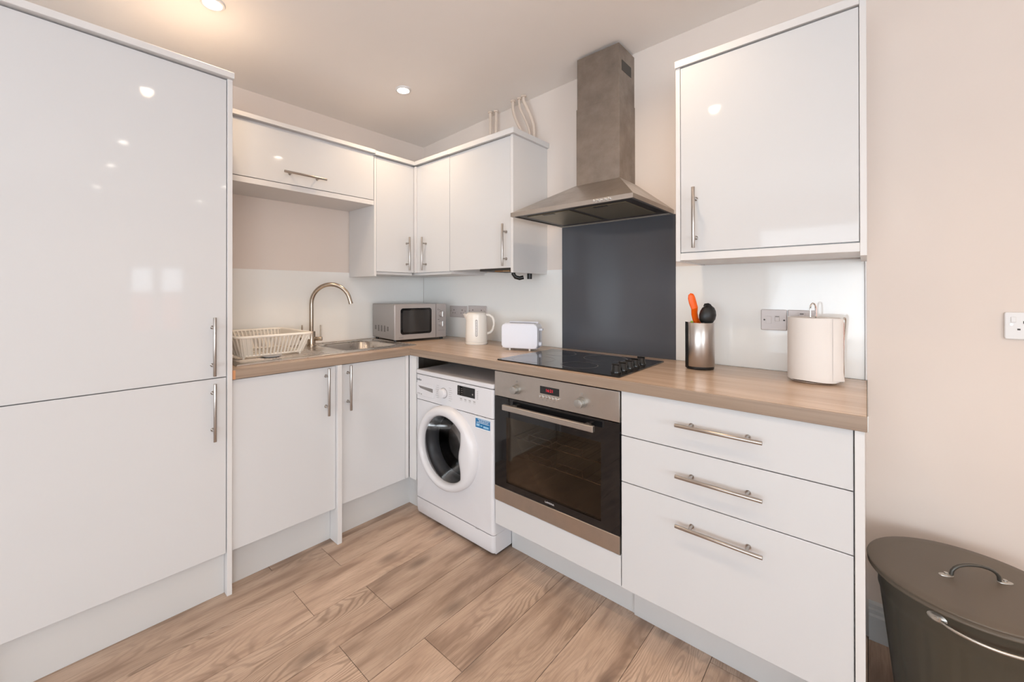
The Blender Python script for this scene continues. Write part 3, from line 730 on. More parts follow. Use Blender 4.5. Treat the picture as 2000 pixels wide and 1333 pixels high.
# detergent drawer
dw = part('detergent_drawer', MB().box(.668, .815, wy-.0025, wy+.02, .6620, .7300, bev=.002, seg=2), M_WM, t)
part('handle_recess', MB().prism([(.686, .7150), (.806, .7120), (.806, .6920), (.702, .7030)], 'y', wy-.0030, wy-.0024), mat('recess_grey', srgb(128, 124, 122), .6), dw)
part('print', MB().box(.680, .686, wy-.0032, wy-.0025, .668, .676).box(.693, .699, wy-.0032, wy-.0025, .668, .676).box(.706, .716, wy-.0032, wy-.0025, .668, .674), M_WMGREY, dw)
text('logo', 'beko', .020, mat('logo_print', srgb(70, 72, 76), .5), cpn, face_y(.690, wy-.0006, .7480), .0002)
kb = part('dial', MB().cyl((.890, wy, .7050), (.890, wy-.022, .7050), .0245, .0225, n=36, bev=.002), M_WM, t)
part('dial_mark', MB().cyl((.890, wy-.0005, .7050), (.890, wy-.0012, .7050), .0275, n=36), M_WMGREY, t)
pm = MB()
for i in range(7):
    for s_ in (-1, 1):
        zz = .7370-i*.0105; pm.box(.890+s_*.038, .890+s_*(.056+.004*((i*7) % 3)), wy-.0006, wy, zz-.0008, zz+.0008)
part('dial_print', pm, M_WMGREY, t)
dp = part('display', MB().box(.992, 1.112, wy-.0015, wy, .7140, .7620, bev=.0006), M_BLACKGL, t)
pm = MB()
for i in range(5): pm.box(1.000, 1.006, wy-.0019, wy-.0015, .7190+i*.0085, .7215+i*.0085)
for i in range(4): pm.box(1.018, 1.028, wy-.0019, wy-.0015, .7200+i*.0095, .7212+i*.0095)
pm.cyl((1.097, wy-.0015, .732), (1.097, wy-.0019, .732), .004, n=12)
part('display_print', pm, M_LABEL, dp)
pm = MB()
for i in range(5): pm.box(1.124, 1.132, wy-.0006, wy, .7160+i*.0085, .7190+i*.0085)
for i in range(4): pm.box(1.010+i*.030, 1.024+i*.030, wy-.0006, wy, .6960, .7010).box(1.010+i*.030, 1.024+i*.030, wy-.0006, wy, .6900, .6915)
part('button_print', pm, M_WMGREY, t)
stk = part('sticker', MB().box(1.116, 1.208, wy-.0008, wy, .5820, .6290), M_BLUE, t, label='blue sticker with white lettering')
pm = MB().box(1.116, 1.208, wy-.0010, wy-.0004, .6260, .6300)
for z, a, b in ((.6215, 1.132, 1.204), (.6140, 1.137, 1.198), (.6070, 1.124, 1.203)): 
    x = a
    while x < b: 
        l = random.uniform(.005, .012); pm.box(x, min(x+l, b), wy-.0011, wy-.0006, z-.0014, z+.0014); x += l+.0022
pm.box(1.116, 1.208, wy-.0010, wy-.0006, .5788, .5822)
part('sticker_print', pm, M_WHITEPRINT, stk)
part('sticker_bold_print', MB().box(1.122, 1.142, wy-.0011, wy-.0006, .5900, .6010).box(1.148, 1.160, wy-.0011, wy-.0006, .5915, .5965).box(1.166, 1.200, wy-.0011, wy-.0006, .5870, .5960), mat('sticker_pale', srgb(150, 195, 225), .5), stk)

# ------------------------------------------------------------------ sink, tap, rack
t = thing('sink', 'stainless steel inset sink with a single bowl and ribbed draining board', 'sink', (.29, -.97, .911))
sz = .9140
m = MB()
def frame(m, x0, x1, y0, y1, a0, a1, b0, b1, z0, z1):
    m.box(x0, a0, y0, y1, z0, z1).box(a1, x1, y0, y1, z0, z1).box(a0, a1, y0, b0, z0, z1).box(a0, a1, b1, y1, z0, z1)
frame(m, SX0, SX1, SY0, SY1, BX0, BX1, BY0, BY1, .9103, .9132)
# raised outer lip
m.tube([(SX0+.006+.02*(k == 0), 0, 0) for k in range(0)] or [(SX0+.005, SY0+.005, .9134), (SX1-.005, SY0+.005, .9134), (SX1-.005, SY1-.005, .9134), (SX0+.005, SY1-.005, .9134)], .0030, n=8, closed=True)
part('rim', m, M_SINK, t, angle=50)
m = MB(); n = 40
def rr_ring(x0, x1, y0, y1, r, z, k=6):
    out = []
    for cx_, cy_, a0 in ((x1-r, y1-r, 0), (x0+r, y1-r, pi/2), (x0+r, y0+r, pi), (x1-r, y0+r, 3*pi/2)):
        for i in range(k+1):
            a = a0+pi/2*i/k; out.append((cx_+r*cos(a), cy_+r*sin(a), z))
    return out
prof = [(0, .9136, .03), (-.004, .9140, .05), (.0, .9125, .065), (.005, .905, .07), (.012, .80, .075), (.03, .765, .07), (.06, .758, .05)]
vs = []; 
for ins, z, rr in prof: vs += rr_ring(BX0-.002+ins, BX1+.002-ins, BY0-.002+ins, BY1+.002-ins, rr, z)
k = 28; fs = [(i*k+j, i*k+(j+1) % k, (i+1)*k+(j+1) % k, (i+1)*k+j) for i in range(len(prof)-1) for j in range(k)]
fs.append(tuple((len(prof)-1)*k+j for j in range(k)))
part('bowl', m.quads(vs, fs), M_SINK, t, angle=60)
part('drain', MB().lathe([(0, .760), (.035, .760), (.038, .7585), (.04, .758)], ((BX0+BX1)/2, (BY0+BY1)/2), 28), M_CHROME, t)
for i in range(13):
    x = .135+i*.026
    part('drainer_rib', MB().tube([(x, -1.425, .9118), (x, -1.40, .9130), (x, -1.06, .9130), (x, -1.03, .9118)], .0032, n=8), M_SINK, t)

TX, TY = .1255, -.946
t = thing('mixer_tap', 'brushed nickel swan-neck mixer tap with two levers, behind the sink', 'tap', (TX, TY, .914))
part('tap_body', MB().lathe([(0, .9135), (.027, .9135), (.027, .918), (.0225, .921), (.0225, .995), (.0205, .999), (0, .999)], (TX, TY), 32), M_TAP, t)
dx, dy = .70, .714
L = .112
sp = [(TX, TY, .997), (TX, TY, 1.06), (TX, TY, 1.12), (TX, TY, 1.160)]
for i in range(1, 19):
    a = pi*0.93*i/18; sp.append((TX+dx*L*(1-cos(a)), TY+dy*L*(1-cos(a)), 1.160+L*sin(a)*1.0))
e = Vector(sp[-1]); d = (e-Vector(sp[-2])).normalized(); sp.append(tuple(e+d*.022))
s_ = part('spout', MB().tube(sp, .0120, n=20), M_TAP, t)
part('spout_nozzle', MB().cyl(e+d*.016, e+d*.027, .0128, n=20), M_TAP, s_)
for sg in (-1, 1):
    bx, by = TX+sg*dx*.022, TY+sg*dy*.022; ex, ey = TX+sg*dx*.062, TY+sg*dy*.062
    lv = part('lever', MB().cyl((bx-sg*dx*.004, by-sg*dy*.004, .955), (ex, ey, .955), .0115, n=20, bev=.001).cyl((ex-sg*dx*.008, ey-sg*dy*.008, .955), (ex-sg*dx*.008, ey-sg*dy*.008, 1.035), .0048, .0042, n=14), M_TAP, t)

# dish rack
RX0, RX1, RY0, RY1, RZ = .085, .470, -1.440, -1.100, 1.024
bx0, bx1, by0, by1, bz = .130, .400, -1.400, -1.118, .930
t = thing('dish_rack', 'cream plastic dish rack standing on the draining board', 'dish rack', (.28, -1.26, .917))
part('rim', MB().tube(rr_ring(RX0, RX1, RY0, RY1, .03, RZ, 5), .0062, n=10, closed=True), M_RACK, t)
part('base_frame', MB().tube(rr_ring(bx0, bx1, by0, by1, .015, bz, 3), .0042, n=8, closed=True)
     , M_RACK, t)
def slat(p0, p1, w=.0042): return MB().tube([p0, ((p0[0]+p1[0])/2, (p0[1]+p1[1])/2, (p0[2]+p1[2])/2), p1], w, n=6)
N = 17
for i in range(N):
    u = i/(N-1); yb = by0+.012+(by1-by0-.024)*u; yt = RY0+.02+(RY1-RY0-.04)*u
    part('slat', slat((bx1, yb, bz), (RX1-.002, yt, RZ)), M_RACK, t)
    part('slat', slat((bx0, yb, bz), (RX0+.002, yt, RZ)), M_RACK, t)
    part('slat', slat((bx0, yb, bz), (bx1, yb, bz), .0022), M_RACK, t)
for i in range(7):
    u = i/6; xb = bx0+.012+(bx1-bx0-.024)*u; xt = RX0+.02+(RX1-RX0-.04)*u
    part('slat', slat((xb, by0, bz), (xt, RY0+.002, RZ)), M_RACK, t)
    part('slat', slat((xb, by1, bz), (xt, RY1-.002, RZ)), M_RACK, t)
# solid end cheek at the front corner and the back band with arches
part('end_cheek', MB().quads([(bx1, by0, bz), (bx1, by0+.05, bz), (RX1-.001, RY0+.06, RZ), (RX1-.001, RY0+.01, RZ), (bx0+.1, by0, bz), (RX0+.13, RY0+.001, RZ)], [(0, 1, 2, 3), (0, 3, 5, 4)]), M_RACK, t)
part('end_cheek', MB().quads([(bx1+.001, by1-.030, bz), (bx1+.001, by1, bz), (RX1-.001, RY1-.008, RZ), (RX1-.001, RY1-.045, RZ)], [(0, 1, 2, 3)]), M_RACK, t)
m = MB(); zb, zt = .978, RZ
part('end_band', MB().box(RX0+.01, RX1-.01, RY1-.012, RY1-.009, .992, RZ), M_RACK, t)
ys = [RY0+.01+(RY1-RY0-.02)*i/40 for i in range(41)]
vs = []
for y in ys:
    zl = zb
    for c_ in (-1.33, -1.225): 
        q_ = (y-c_)/.036
        if abs(q_) < 1: zl = max(zl, zb+.028*math.sqrt(1-q_*q_))
    vs += [(RX0+.004, y, zl), (RX0-.002, y, zt)]
m.quads(vs, [(2*i, 2*i+2, 2*i+3, 2*i+1) for i in range(40)])
part('back_band', m, M_RACK, t)
# four feet
for fx in (bx0+.01, bx1-.01):
    for fy in (by0+.01, by1-.01): part('foot', MB().cyl((fx, fy, .9168), (fx, fy, .931), .005, n=10), M_RACK, t)
tag(part('dish', MB().lathe([(.0, .9166), (.030, .9166), (.040, .9185), (.047, .9246), (.0455, .9249), (.038, .9205), (.028, .9192), (0, .9192)], (.400, -1.268), 32), M_WM), 'small white dish lying half under the dish rack', 'dish')

# ------------------------------------------------------------------ microwave
t = thing('microwave_oven', 'silver microwave with black window and two dials in the corner', 'microwave', (.3459, -.5165, .9100), R(81.5), local=True)
w_, d_, h0, h1 = .3839, .3236, .0157, .2392
part('casing', MB().rbox(0, w_, .018, d_, h0, h1, .004, 'y', 3), M_SILVER, t)
fd = part('front', MB().rbox(0, w_, 0, .0175, h0, h1, .006, 'y', 3, .002), M_SILVERF, t)
def rrect(x0, x1, z0, z1, r, ya, yb, k=6):
    return [(q[0], q[1]) for q in rr_ring(x0, x1, z0, z1, r, 0, k)]
dd = part('door_window', MB().prism(rrect(.040, .268, .048, .214, .018, 0, 0), 'y', -.002, .0005), M_BLACKGL, t)
part('window_screen', MB().prism(rrect(.056, .252, .062, .200, .008, 0, 0), 'y', -.0026, -.0019), mat('screen', (.035, .033, .033, 1), .12), dd)
part('door_gap', MB().box(.302, .304, -.0008, .0005, h0+.002, h1-.002), M_DARK, t)
for kz in (.170, .105):
    k = part('dial', MB().cyl((.344, .0005, kz), (.344, -.016, kz), .0215, .0195, n=30, bev=.0015), M_SILVERF, t)
    part('dial_grip', MB().box(.342, .346, -.021, -.015, kz-.017, kz+.017, bev=.001), M_CHROME, k)
part('print', MB().box(.318, .322, -.0005, .0001, .196, .201).box(.330, .334, -.0005, .0001, .196, .201).box(.318, .330, -.0005, .0001, .132, .1345).box(.322, .370, -.0005, .0001, .0605, .0615).box(.318, .322, -.0005, .0001, .205, .208), M_DARK, t)
part('badge', MB().box(.028, .060, -.0005, .0001, .026, .032), M_LABEL, t)
vm = MB()
for c_ in range(5):
    for r_ in range(7 if c_ not in (0, 4) else 5):
        yy = .085+c_*.045; vm.box(-.0006, .0002, yy, yy+.022, .060+r_*.0058+(0 if c_ in (1, 2, 3) else .008), .0632+r_*.0058+(0 if c_ in (1, 2, 3) else .008))
part('vent_slots', vm, M_DARK, t)
for fx in (.02, w_-.02):
    for fy in (.03, d_-.03): part('foot', MB().cyl((fx, fy, .0004), (fx, fy, h0+.001), .011, n=14), M_BLACK, t)

# ------------------------------------------------------------------ kettle
KX, KY = .7469, -.2023
t = thing('kettle', 'white jug kettle with water-level window beside the toaster', 'kettle', (KX, KY, .910))
part('base', MB().lathe([(0, .9104), (.066, .9104), (.068, .914), (.068, .922), (.064, .926), (0, .926)], (KX, KY), 48), M_KET, t)
part('body', MB().lathe([(0, .9265), (.0660, .9265), (.0672, .933), (.0655, 1.00), (.0625, 1.075), (.0600, 1.092), (.0, 1.092)], (KX, KY), 56), M_KET, t)
part('lid', MB().lathe([(.0595, 1.0925), (.0585, 1.098), (.050, 1.103), (0, 1.106)], (KX, KY), 48), M_KET, t)
ir = Vector((.724, .690, 0)); io = Vector((.690, -.724, 0))   # the kettle's handle axis and window direction
K = Vector((KX, KY, 0))
sp = MB(); vs = []
for u, zz, wd in ((.045, 1.094, .030), (.062, 1.094, .024), (.082, 1.096, .008)):
    for s1 in (-1, 1): vs.append(tuple(K - ir*u + io*s1*wd + Vector((0, 0, zz))))
for u, zz, wd in ((.045, 1.045, .020), (.060, 1.055, .014), (.080, 1.088, .004)):
    for s1 in (-1, 1): vs.append(tuple(K - ir*u + io*s1*wd + Vector((0, 0, zz))))
sp.quads(vs, [(0, 1, 3, 2), (2, 3, 5, 4), (0, 2, 8, 6), (2, 4, 10, 8), (1, 7, 9, 3), (3, 9, 11, 5), (4, 5, 11, 10), (6, 8, 9, 7), (8, 10, 11, 9), (0, 6, 7, 1)])
part('spout', sp, M_KET, t, angle=60)
hp = [K+ir*.056+Vector((0, 0, 1.088)), K+ir*.078+Vector((0, 0, 1.088)), K+ir*.098+Vector((0, 0, 1.074)), K+ir*.107+Vector((0, 0, 1.050)), K+ir*.108+Vector((0, 0, 1.025)), K+ir*.101+Vector((0, 0, .998)), K+ir*.086+Vector((0, 0, .980)), K+ir*.062+Vector((0, 0, .974))]
part('handle', MB().tube(hp, .0085, n=14), M_KET, t)
def on_body(dz, u, r=.0665): # point on body surface at lateral u
    th = u/r; dirv = io*cos(th)+ir*sin(th); return K+dirv*r+Vector((0, 0, dz))
def curved_patch(u0, u1, z0, z1, r, rc, k=5):
    pts = [(q[0], q[1]) for q in rr_ring(u0, u1, z0, z1, rc, 0, k)]
    m = MB(); vs = [tuple(on_body(z, u, r+.0004*0+0)) for u, z in pts]; vc = tuple(on_body((z0+z1)/2, (u0+u1)/2, r))
    n_ = len(vs); m.quads(vs+[vc], [(i, (i+1) % n_, n_) for i in range(n_)]); return m
wn = part('level_window', curved_patch(-.0065, .0065, .962, 1.062, .0672, .006), mat('window_rim', srgb(150, 144, 142), .4), t)
part('window_face', curved_patch(-.0035, .0035, .966, 1.058, .0677, .0034), mat('window_clear', srgb(226, 222, 220), .15), wn)
pm = MB()
for i in range(5):
    p_ = on_body(.975+i*.017, 0, .068); pm.box(p_.x-.0012, p_.x+.0012, p_.y-.0012, p_.y+.0012, p_.z-.0012, p_.z+.0012)
part('level_marks', pm, M_WMGREY, wn)

# ------------------------------------------------------------------ toaster
t = thing('toaster', 'white two-slice toaster standing left of the hob', 'toaster', (1.0235, -.2974, .910), R(21.7), local=True)
tw, td, th_ = .2000, .1120, .1440
part('body', MB().rbox(0, tw, 0, td, .012, th_, .022, 'y', 6, .004).box(.004, tw-.004, .004, td-.004, .014, .016), M_TOAST, t)
part('slots', MB().box(.025, tw-.025, .022, .046, th_-.0005, th_+.0006).box(.025, tw-.025, .066, .090, th_-.0005, th_+.0006), M_DARK, t)
part('bun_rack', MB().box(.018, tw-.018, td-.016, td-.008, th_-.002, th_+.008, bev=.001).box(.018, tw-.018, .008, .013, th_-.002, th_+.003, bev=.001), M_TOAST, t)
part('lever', MB().box(tw-.001, tw+.018, td/2-.014, td/2+.014, .108, .120, bev=.003, seg=2), M_TOAST, t)
part('lever_slot', MB().box(tw-.0005, tw+.0008, td/2-.003, td/2+.003, .045, .108), M_DARK, t)
part('dial', MB().cyl((tw-.001, td/2-.010, .036), (tw+.014, td/2-.010, .036), .0125, .0115, n=24, bev=.001), M_TOAST, t)
for fx in (.045, tw-.045):
    for fy in (.012, td-.012): part('foot', MB().cyl((fx, fy, .0004), (fx, fy, .013), .005, n=12), M_KET, t)

# ------------------------------------------------------------------ utensil pot and tools
UX, UY = 1.9725, -.1606; ua = R(-32)
t = thing('utensil_pot', 'oval brushed steel utensil pot with black edge and base', 'utensil pot', (UX, UY, .910))
def oval(prof, m, nm, lab=None, n=48, part_=None):
    return part(nm, MB().lathe(prof, (UX, UY), n, 1.0, .86, R(43.6)), m, t, label=lab)
oval([(0, .9103), (.050, .9103), (.0525, .913), (.0525, .922), (0, .922)], M_BLACK, 'base')
oval([(.0535, .9222), (.0545, .9235), (.0545, 1.0985), (.0535, 1.100), (.0515, 1.100), (.0505, 1.0985), (.0505, .926), (0, .926)], steel_mat('pot_steel', (0.50, 0.46, 0.43, 1), 0.30, 2), 'sleeve')
# black side insert
m = MB(); vs = []
for i in range(9):
    a = pi - .42 + .62*i/8 + .0
    for z in (.915, 1.103):
        x, y = .0556*cos(a), .0556*.86*sin(a); vs.append((UX+x*cos(R(43.6))-y*sin(R(43.6)), UY+x*sin(R(43.6))+y*cos(R(43.6)), z))
m.quads(vs, [(2*i, 2*i+2, 2*i+3, 2*i+1) for i in range(8)])
part('side_insert', m, M_BLACK, t)
ob = Vector((.69, -.724, 0))
def P(u, z, o=0.0): return Vector((UX, UY, 0)) + ir*u + ob*o + Vector((0, 0, z))
# orange handle: flattened bent tube
def flat_tube(pts, ws, ts, mb, n=14):
    rings = []; bm = mb.bm
    for i, p in enumerate(pts):
        a = pts[max(i-1, 0)]; b = pts[min(i+1, len(pts)-1)]; tt = (b-a).normalized()
        v = ob; u = tt.cross(v).normalized()
        rings.append([bm.verts.new(p+u*ws[i]*cos(2*pi*k/n)+v*ts[i]*sin(2*pi*k/n)) for k in range(n)])
    for a, b in zip(rings, rings[1:]):
        for k in range(n): bm.faces.new((a[k], a[(k+1) % n], b[(k+1) % n], b[k]))
    bm.faces.new(rings[0][::-1]); bm.faces.new(rings[-1]); return mb
pts = [P(.020, .930, -.022), P(.012, 1.06, -.022), P(.004, 1.095, -.022), P(-.006, 1.112, -.022), P(-.014, 1.135, -.016), P(-.022, 1.158), P(-.029, 1.180), P(-.034, 1.200), P(-.035, 1.212), P(-.033, 1.219)]
ot = thing('kitchen_tool', 'bright orange tool handle sticking out of the utensil pot', 'utensil', P(.015, .93))
part('handle', flat_tube(pts, [.005, .007, .013, .013, .0130, .0140, .0155, .0150, .012, .006], [.004]*2+[.007]*2+[.008]*5+[.004], MB()), M_ORANGE, ot)
lt = thing('ladle', 'black ladle head facing down in the utensil pot', 'utensil', P(.01, .94, .01))
m = MB()
pr = [(.0, 0), (.012, .0015), (.024, .009), (.031, .022), (.033, .038), (.030, .055), (.023, .069), (.013, .077), (.010, .080), (0, .0805)]
bm = m.bm
cpos = P(.021, 1.092, .012)
rings = []
for r_, z_ in pr:
    rings.append([bm.verts.new(cpos + ir*(r_*cos(2*pi*k/28)+ .10*z_) + ob*(r_*.72*sin(2*pi*k/28)) + Vector((0, 0, z_))) for k in range(28)] if r_ > 0 else [bm.verts.new(cpos+Vector((0, 0, z_))+ir*.10*z_)])
for a, b in zip(rings, rings[1:]):
    for k in range(28):
        k2 = (k+1) % 28
        if len(a) == 1: bm.faces.new((a[0], b[k2], b[k]))
        elif len(b) == 1: bm.faces.new((a[k], a[k2], b[0]))
        else: bm.faces.new((a[k], a[k2], b[k2], b[k]))
part('ladle_head', m, M_BLACK, lt, angle=70)
part('hook', MB().tube([P(.030-.012, 1.166), P(.033-.012, 1.1745), P(.040-.006, 1.176), P(.044, 1.170)], .004, n=8), M_BLACK, lt)
part('ladle_stem', MB().tube([P(-.010, .930, .016), P(-.004, 1.03, .018), P(.002, 1.090, .020), P(.008, 1.110, .016), P(.014, 1.130, .008)], .0055, n=10), M_BLACK, lt)
gt = thing('kitchen_tool', 'small green tip of a tool at the rim of the utensil pot', 'utensil', P(-.02, .93, -.01))
part('handle', MB().tube([P(-.026, .930, -.002), P(-.028, 1.06, -.004), P(-.031, 1.100, -.004), P(-.031, 1.106, -.004)], .005, n=10), M_GREEN, gt)

# ------------------------------------------------------------------ kitchen paper on a wire holder
PX, PY = 2.3330, -.1540
t = thing('paper_towel_holder', 'wire kitchen roll holder with a looped top', 'paper towel holder', (PX, PY, .910))
part('base_ring', MB().tube([(PX+.062*cos(2*pi*k/32), PY+.062*sin(2*pi*k/32), .9135) for k in range(32)], .0028, n=8, closed=True), M_CHROME, t)
lp = [(PX-.010*ir.x, PY-.010*ir.y, .9135), (PX-.010*ir.x, PY-.010*ir.y, 1.165)]
for i in range(1, 8):
    a = pi*i/8; lp.append((PX-.010*cos(a)*ir.x, PY-.010*cos(a)*ir.y, 1.165+.020*sin(a)))
lp += [(PX+.010*ir.x, PY+.010*ir.y, 1.165), (PX+.010*ir.x, PY+.010*ir.y, .9135)]
part('loop_post', MB().tube(lp, .0026, n=8), M_CHROME, t)
sx, sy = PX+.0795, PY+.012
lp = [(PX+.060, PY, .9135), (sx, sy-.006, .916), (sx, sy-.006, 1.00), (sx, sy-.006, 1.115)]
for i in range(1, 7):
    a = pi*i/7; lp.append((sx+.003*(1-cos(a)), sy-.006*cos(a), 1.115+.022*sin(a)))
lp += [(sx+.004, sy+.006, 1.10), (sx+.001, sy+.006, 1.06)]
part('side_arm', MB().tube(lp, .0024, n=8), M_CHROME, t)
t = thing('kitchen_roll', 'white kitchen paper roll on the wire holder', 'paper roll', (PX, PY, .917))
m = MB(); n = 64; rows = 10; vs = []
def rollr(a, z):
    r_ = .0722
    e_ = ((a - R(-35)) % (2*pi))
    if e_ < 1.2: r_ += .0018*(1-e_/1.2)
    return r_
for j in range(rows+1):
    z = .9175 + (1.135-.9175)*j/rows
    for k in range(n):
        a = 2*pi*k/n; rr = rollr(a, z)
        zz = z
        if j == 0: zz += .0015*sin(3*a+1)+.0015; rr += .0010*sin(5*a)+.0008
        if j == 1: rr += .0006*sin(5*a)
        if j == rows: zz += .0006*sin(5*a)
        vs.append((PX+rr*cos(a), PY+rr*sin(a), zz))
fs = [(j*n+k, j*n+(k+1) % n, (j+1)*n+(k+1) % n, (j+1)*n+k) for j in range(rows) for k in range(n)]
base = len(vs)
for z in (1.134, 1.05, .92):
    for k in range(n): a = 2*pi*k/n; vs.append((PX+.019*cos(a), PY+.019*sin(a), z))
for k in range(n):
    fs.append((rows*n+k, rows*n+(k+1) % n, base+(k+1) % n, base+k))
    fs.append((base+k, base+(k+1) % n, base+n+(k+1) % n, base+n+k)); fs.append((base+n+k, base+n+(k+1) % n, base+2*n+(k+1) % n, base+2*n+k))
    fs.append((base+2*n+k, base+2*n+(k+1) % n, (k+1) % n, k))
part('paper', m.quads(vs, fs), M_PAPER, t, angle=50)
# loose end of the sheet at the right edge
lm = MB(); vs = []
for z, c_ in ((.925, 0), (.95, 0), (1.05, 0), (1.133, 0)):
    for i in range(7):
        a = R(-42)+i*R(6.5); rr = .0735+.0011*i+(.003 if z < .93 and i > 3 else 0)
        vs.append((PX+rr*cos(a), PY+rr*sin(a), z-(.004*(i/6) if z < .93 else 0)))
lm.quads(vs, [(j*7+i, j*7+i+1, (j+1)*7+i+1, (j+1)*7+i) for j in range(3) for i in range(6)])
part('loose_sheet', lm, M_PAPER, t)

# ------------------------------------------------------------------ sockets and switches
def socket2(x0, z0, x1, z1, label, m=M_SOCK, y=-.0041, detail=True, group=None):
    t = thing('double_socket', label, 'socket', ((x0+x1)/2, y, (z0+z1)/2), group=group)
    part('plate', MB().rbox(x0, x1, y-.009, y, z0, z1, .005, 'y', 3, .0025), m, t)
    yf = y-.009; xm = (x0+x1)/2; w = (x1-x0)/2
    for s in (-1, 1):
        c_ = xm+s*w*.48
        part('pin_holes', MB().box(c_-.003, c_+.003, yf-.0003, yf+.0006, z1-.034, z1-.026).box(c_-.014, c_-.008, yf-.0003, yf+.0006, z0+.028, z0+.033).box(c_+.008, c_+.014, yf-.0003, yf+.0006, z0+.028, z0+.033), M_DARK, t)
        part('rocker', MB().box(c_+s*.021-.005, c_+s*.021+.005, yf-.002, yf+.0005, z1-.030, z1-.014, bev=.0008), m, t)
        part('screw', MB().cyl((xm+s*(w-.013), yf, (z0+z1)/2+.004), (xm+s*(w-.013), yf-.001, (z0+z1)/2+.004), .003, n=12), M_CHROME, t)
socket2(.3075, 1.0500, .4775, 1.1310, 'grey double socket nearest the microwave, left of the kettle', M_SOCKG)
socket2(.4925, 1.0550, .6575, 1.1350, 'grey double socket directly behind the kettle spout and lid', M_SOCKG)
socket2(2.7735, 1.0810, 2.9195, 1.1630, 'white double socket on the bare beige wall', M_SOCK, y=-.0001)
t = thing('switch_plate', 'fused switch plate with two screws left of the paper roll', 'switch', (2.2, -.0041, 1.11))
part('plate', MB().rbox(2.1585, 2.2425, -.0125, -.0041, 1.0720, 1.1545, .004, 'y', 3, .0025), M_SOCKG, t)
part('rocker', MB().box(2.2050, 2.2200, -.0150, -.0120, 1.1080, 1.1300, bev=.001), M_SOCKG, t)
part('indicator', MB().box(2.2065, 2.2185, -.0155, -.0149, 1.1255, 1.1275), M_DARK, t)
for sx_ in (2.1700, 2.2345): part('screw', MB().cyl((sx_, -.0124, 1.113), (sx_, -.0135, 1.113), .0032, n=12), M_DARK, t)
part('fuse_holder', MB().box(2.1760, 2.1930, -.0132, -.0120, 1.098, 1.128, bev=.0006), M_SOCKG, t)
t = thing('switch_plate', 'switch plate half hidden behind the paper roll', 'switch', (2.29, -.0041, 1.11))
part('plate', MB().rbox(2.2455, 2.3295, -.0125, -.0041, 1.0720, 1.1545, .004, 'y', 3, .0025), M_SOCKG, t)
part('rocker', MB().box(2.2790, 2.2990, -.0150, -.0120, 1.110, 1.1460, bev=.001), M_SOCKG, t)
part('indicator', MB().box(2.2830, 2.2950, -.0155, -.0149, 1.1385, 1.1420), M_DARK, t)

# ------------------------------------------------------------------ bin
NX, NY, NZ = 2.6680, -.2950, .440
t = thing('dustbin', 'dark olive round metal bin with lid, beside the drawer cabinet', 'bin', (NX, NY, 0))
def binr(z): return .135+(.181-.135)*(z-.0)/.43
bodyp = [(0, .004), (.128, .001), (.134, .004), (.136, .015)]
for i in range(1, 30):
    z = .015+i*.014; bodyp.append((binr(z)+(.0022 if abs(z-.365) < .006 or abs(z-.055) < .006 else 0), z))
bodyp += [(.183, .430), (.178, .431)]
bb = MB().lathe(bodyp, (NX, NY), 144)
for v in bb.bm.verts:                                   # shallow vertical flutes between the two beads
    if .07 < v.co.z < .352:
        dx_, dy_ = v.co.x-NX, v.co.y-NY; a = math.atan2(dy_, dx_); q_ = abs(((a/(2*pi)*16) % 1) - .5)
        k_ = .0030*max(0, 1-q_/.16)*min(1, (v.co.z-.07)/.02, (.352-v.co.z)/.02); l_ = math.hypot(dx_, dy_)
        v.co.x -= dx_/l_*k_; v.co.y -= dy_/l_*k_
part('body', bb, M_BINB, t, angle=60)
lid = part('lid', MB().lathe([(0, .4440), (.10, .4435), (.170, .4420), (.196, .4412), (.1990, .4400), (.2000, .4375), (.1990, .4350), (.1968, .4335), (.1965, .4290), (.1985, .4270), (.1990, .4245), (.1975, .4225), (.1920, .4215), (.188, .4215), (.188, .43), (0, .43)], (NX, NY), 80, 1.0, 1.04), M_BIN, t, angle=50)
fa = Vector((.866, .5, 0)); c0 = Vector((2.6815, -.2805, 0)); hp = []
for i in range(13):
    a = pi*i/12; hp.append(c0 - fa*.052*cos(a) + Vector((0, 0, .447+.034*sin(a)**.8)))
part('lid_handle', MB().tube(hp, .0042, n=10), mat('dark_wire', (.10, .095, .085, 1), .35, .6), lid)
for s in (-1, 1):
    p = c0+fa*s*.064; pts = []
    m = MB()
    m.lathe([(0, .4485), (.006, .448), (.014, .4455), (.0145, .4440), (0, .4438)], (p.x, p.y), 20, 1.15, .6, math.atan2(.5, .866)).cyl((p.x, p.y, .447), (p.x, p.y, .4515), .0045, n=12)
    part('handle_plate', m, M_GALV, lid)
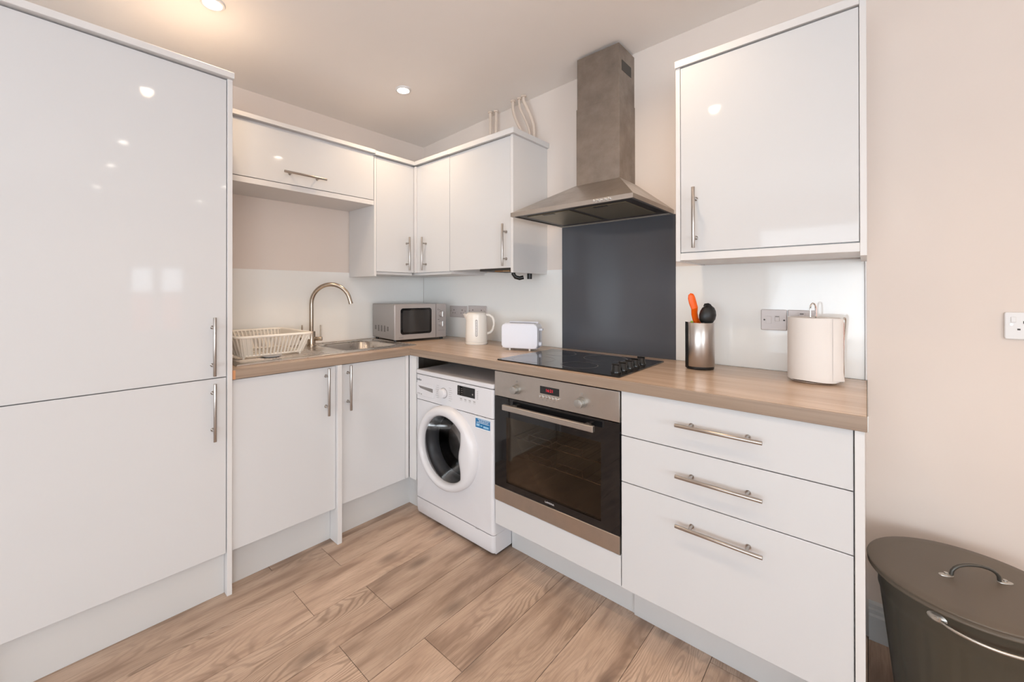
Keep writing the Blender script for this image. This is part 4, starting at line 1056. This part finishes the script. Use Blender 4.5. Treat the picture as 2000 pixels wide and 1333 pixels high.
# side carrying handle (galvanised wire with rivet plates)
def BP(a, z, o=0.0): return Vector((NX+(binr(z)+o)*cos(a), NY+(binr(z)+o)*sin(a), z))
aL, aR = R(-110), R(-48)
hb = []
for i in range(17):
    u = i/16; a = aL+(aR-aL)*u; hb.append(BP(a, .392-.004*sin(pi*u), .006+.020*sin(pi*u)**.6))
part('side_handle', MB().tube(hb, .0042, n=10), M_GALV, t)
for a in (aL-.06, aR+.06):
    m = MB(); c_ = BP(a, .3945, .001); nrm = Vector((cos(a), sin(a), 0)); tg = Vector((-sin(a), cos(a), 0))
    vs = [tuple(c_+tg*.019*cos(2*pi*k/16)+Vector((0, 0, .012*sin(2*pi*k/16)))) for k in range(16)] + [tuple(c_+nrm*.005+tg*.012*cos(2*pi*k/16)+Vector((0, 0, .007*sin(2*pi*k/16)))) for k in range(16)]
    m.quads(vs, [(k, (k+1) % 16, 16+(k+1) % 16, 16+k) for k in range(16)]+[tuple(range(16, 32))]); m.cyl(c_+nrm*.004, c_+nrm*.008, .005, n=12)
    part('handle_plate', m, M_GALV, t)

# ------------------------------------------------------------------ downlights
LAB = {0: 'recessed ceiling spotlight above the tall cabinet', 1: 'recessed ceiling spotlight near the boiler corner'}
first = None
for i, (x, y) in enumerate(LAMPS):
    z = ceil_z(x)
    if first is None:
        t = thing('ceiling_spotlight', LAB[0], 'ceiling light', (0, 0, 0), local=True)
        part('bezel', MB().lathe([(.030, -.001), (.034, -.0065), (.042, -.006), (.045, -.0015), (.045, .002), (.030, .002)], (0, 0), 40), M_SOCK, t)
        part('lamp', MB().lathe([(0, -.0125), (.012, -.0115), (.022, -.0080), (.029, -.0035), (.0295, .002)], (0, 0), 32), M_LAMP, t)
        first = t
    else: t = copy_tree(first)
    t.location = (x, y, z)
    if i in LAB: t['label'] = LAB[i]; t['group'] = 'recessed ceiling spotlights'
    else:
        t['label'] = 'recessed ceiling spotlight out of view behind or above the camera'; t['group'] = 'spotlights out of view'
    l = bpy.data.lights.new('spot_beam', 'SPOT'); l.energy = LAMP_W; l.color = LAMP; l.spot_size = R(150); l.spot_blend = 0.9; l.shadow_soft_size = 0.028
    lo = bpy.data.objects.new('spot_beam', l); COL.objects.link(lo); lo.location = (x, y, z-.016)
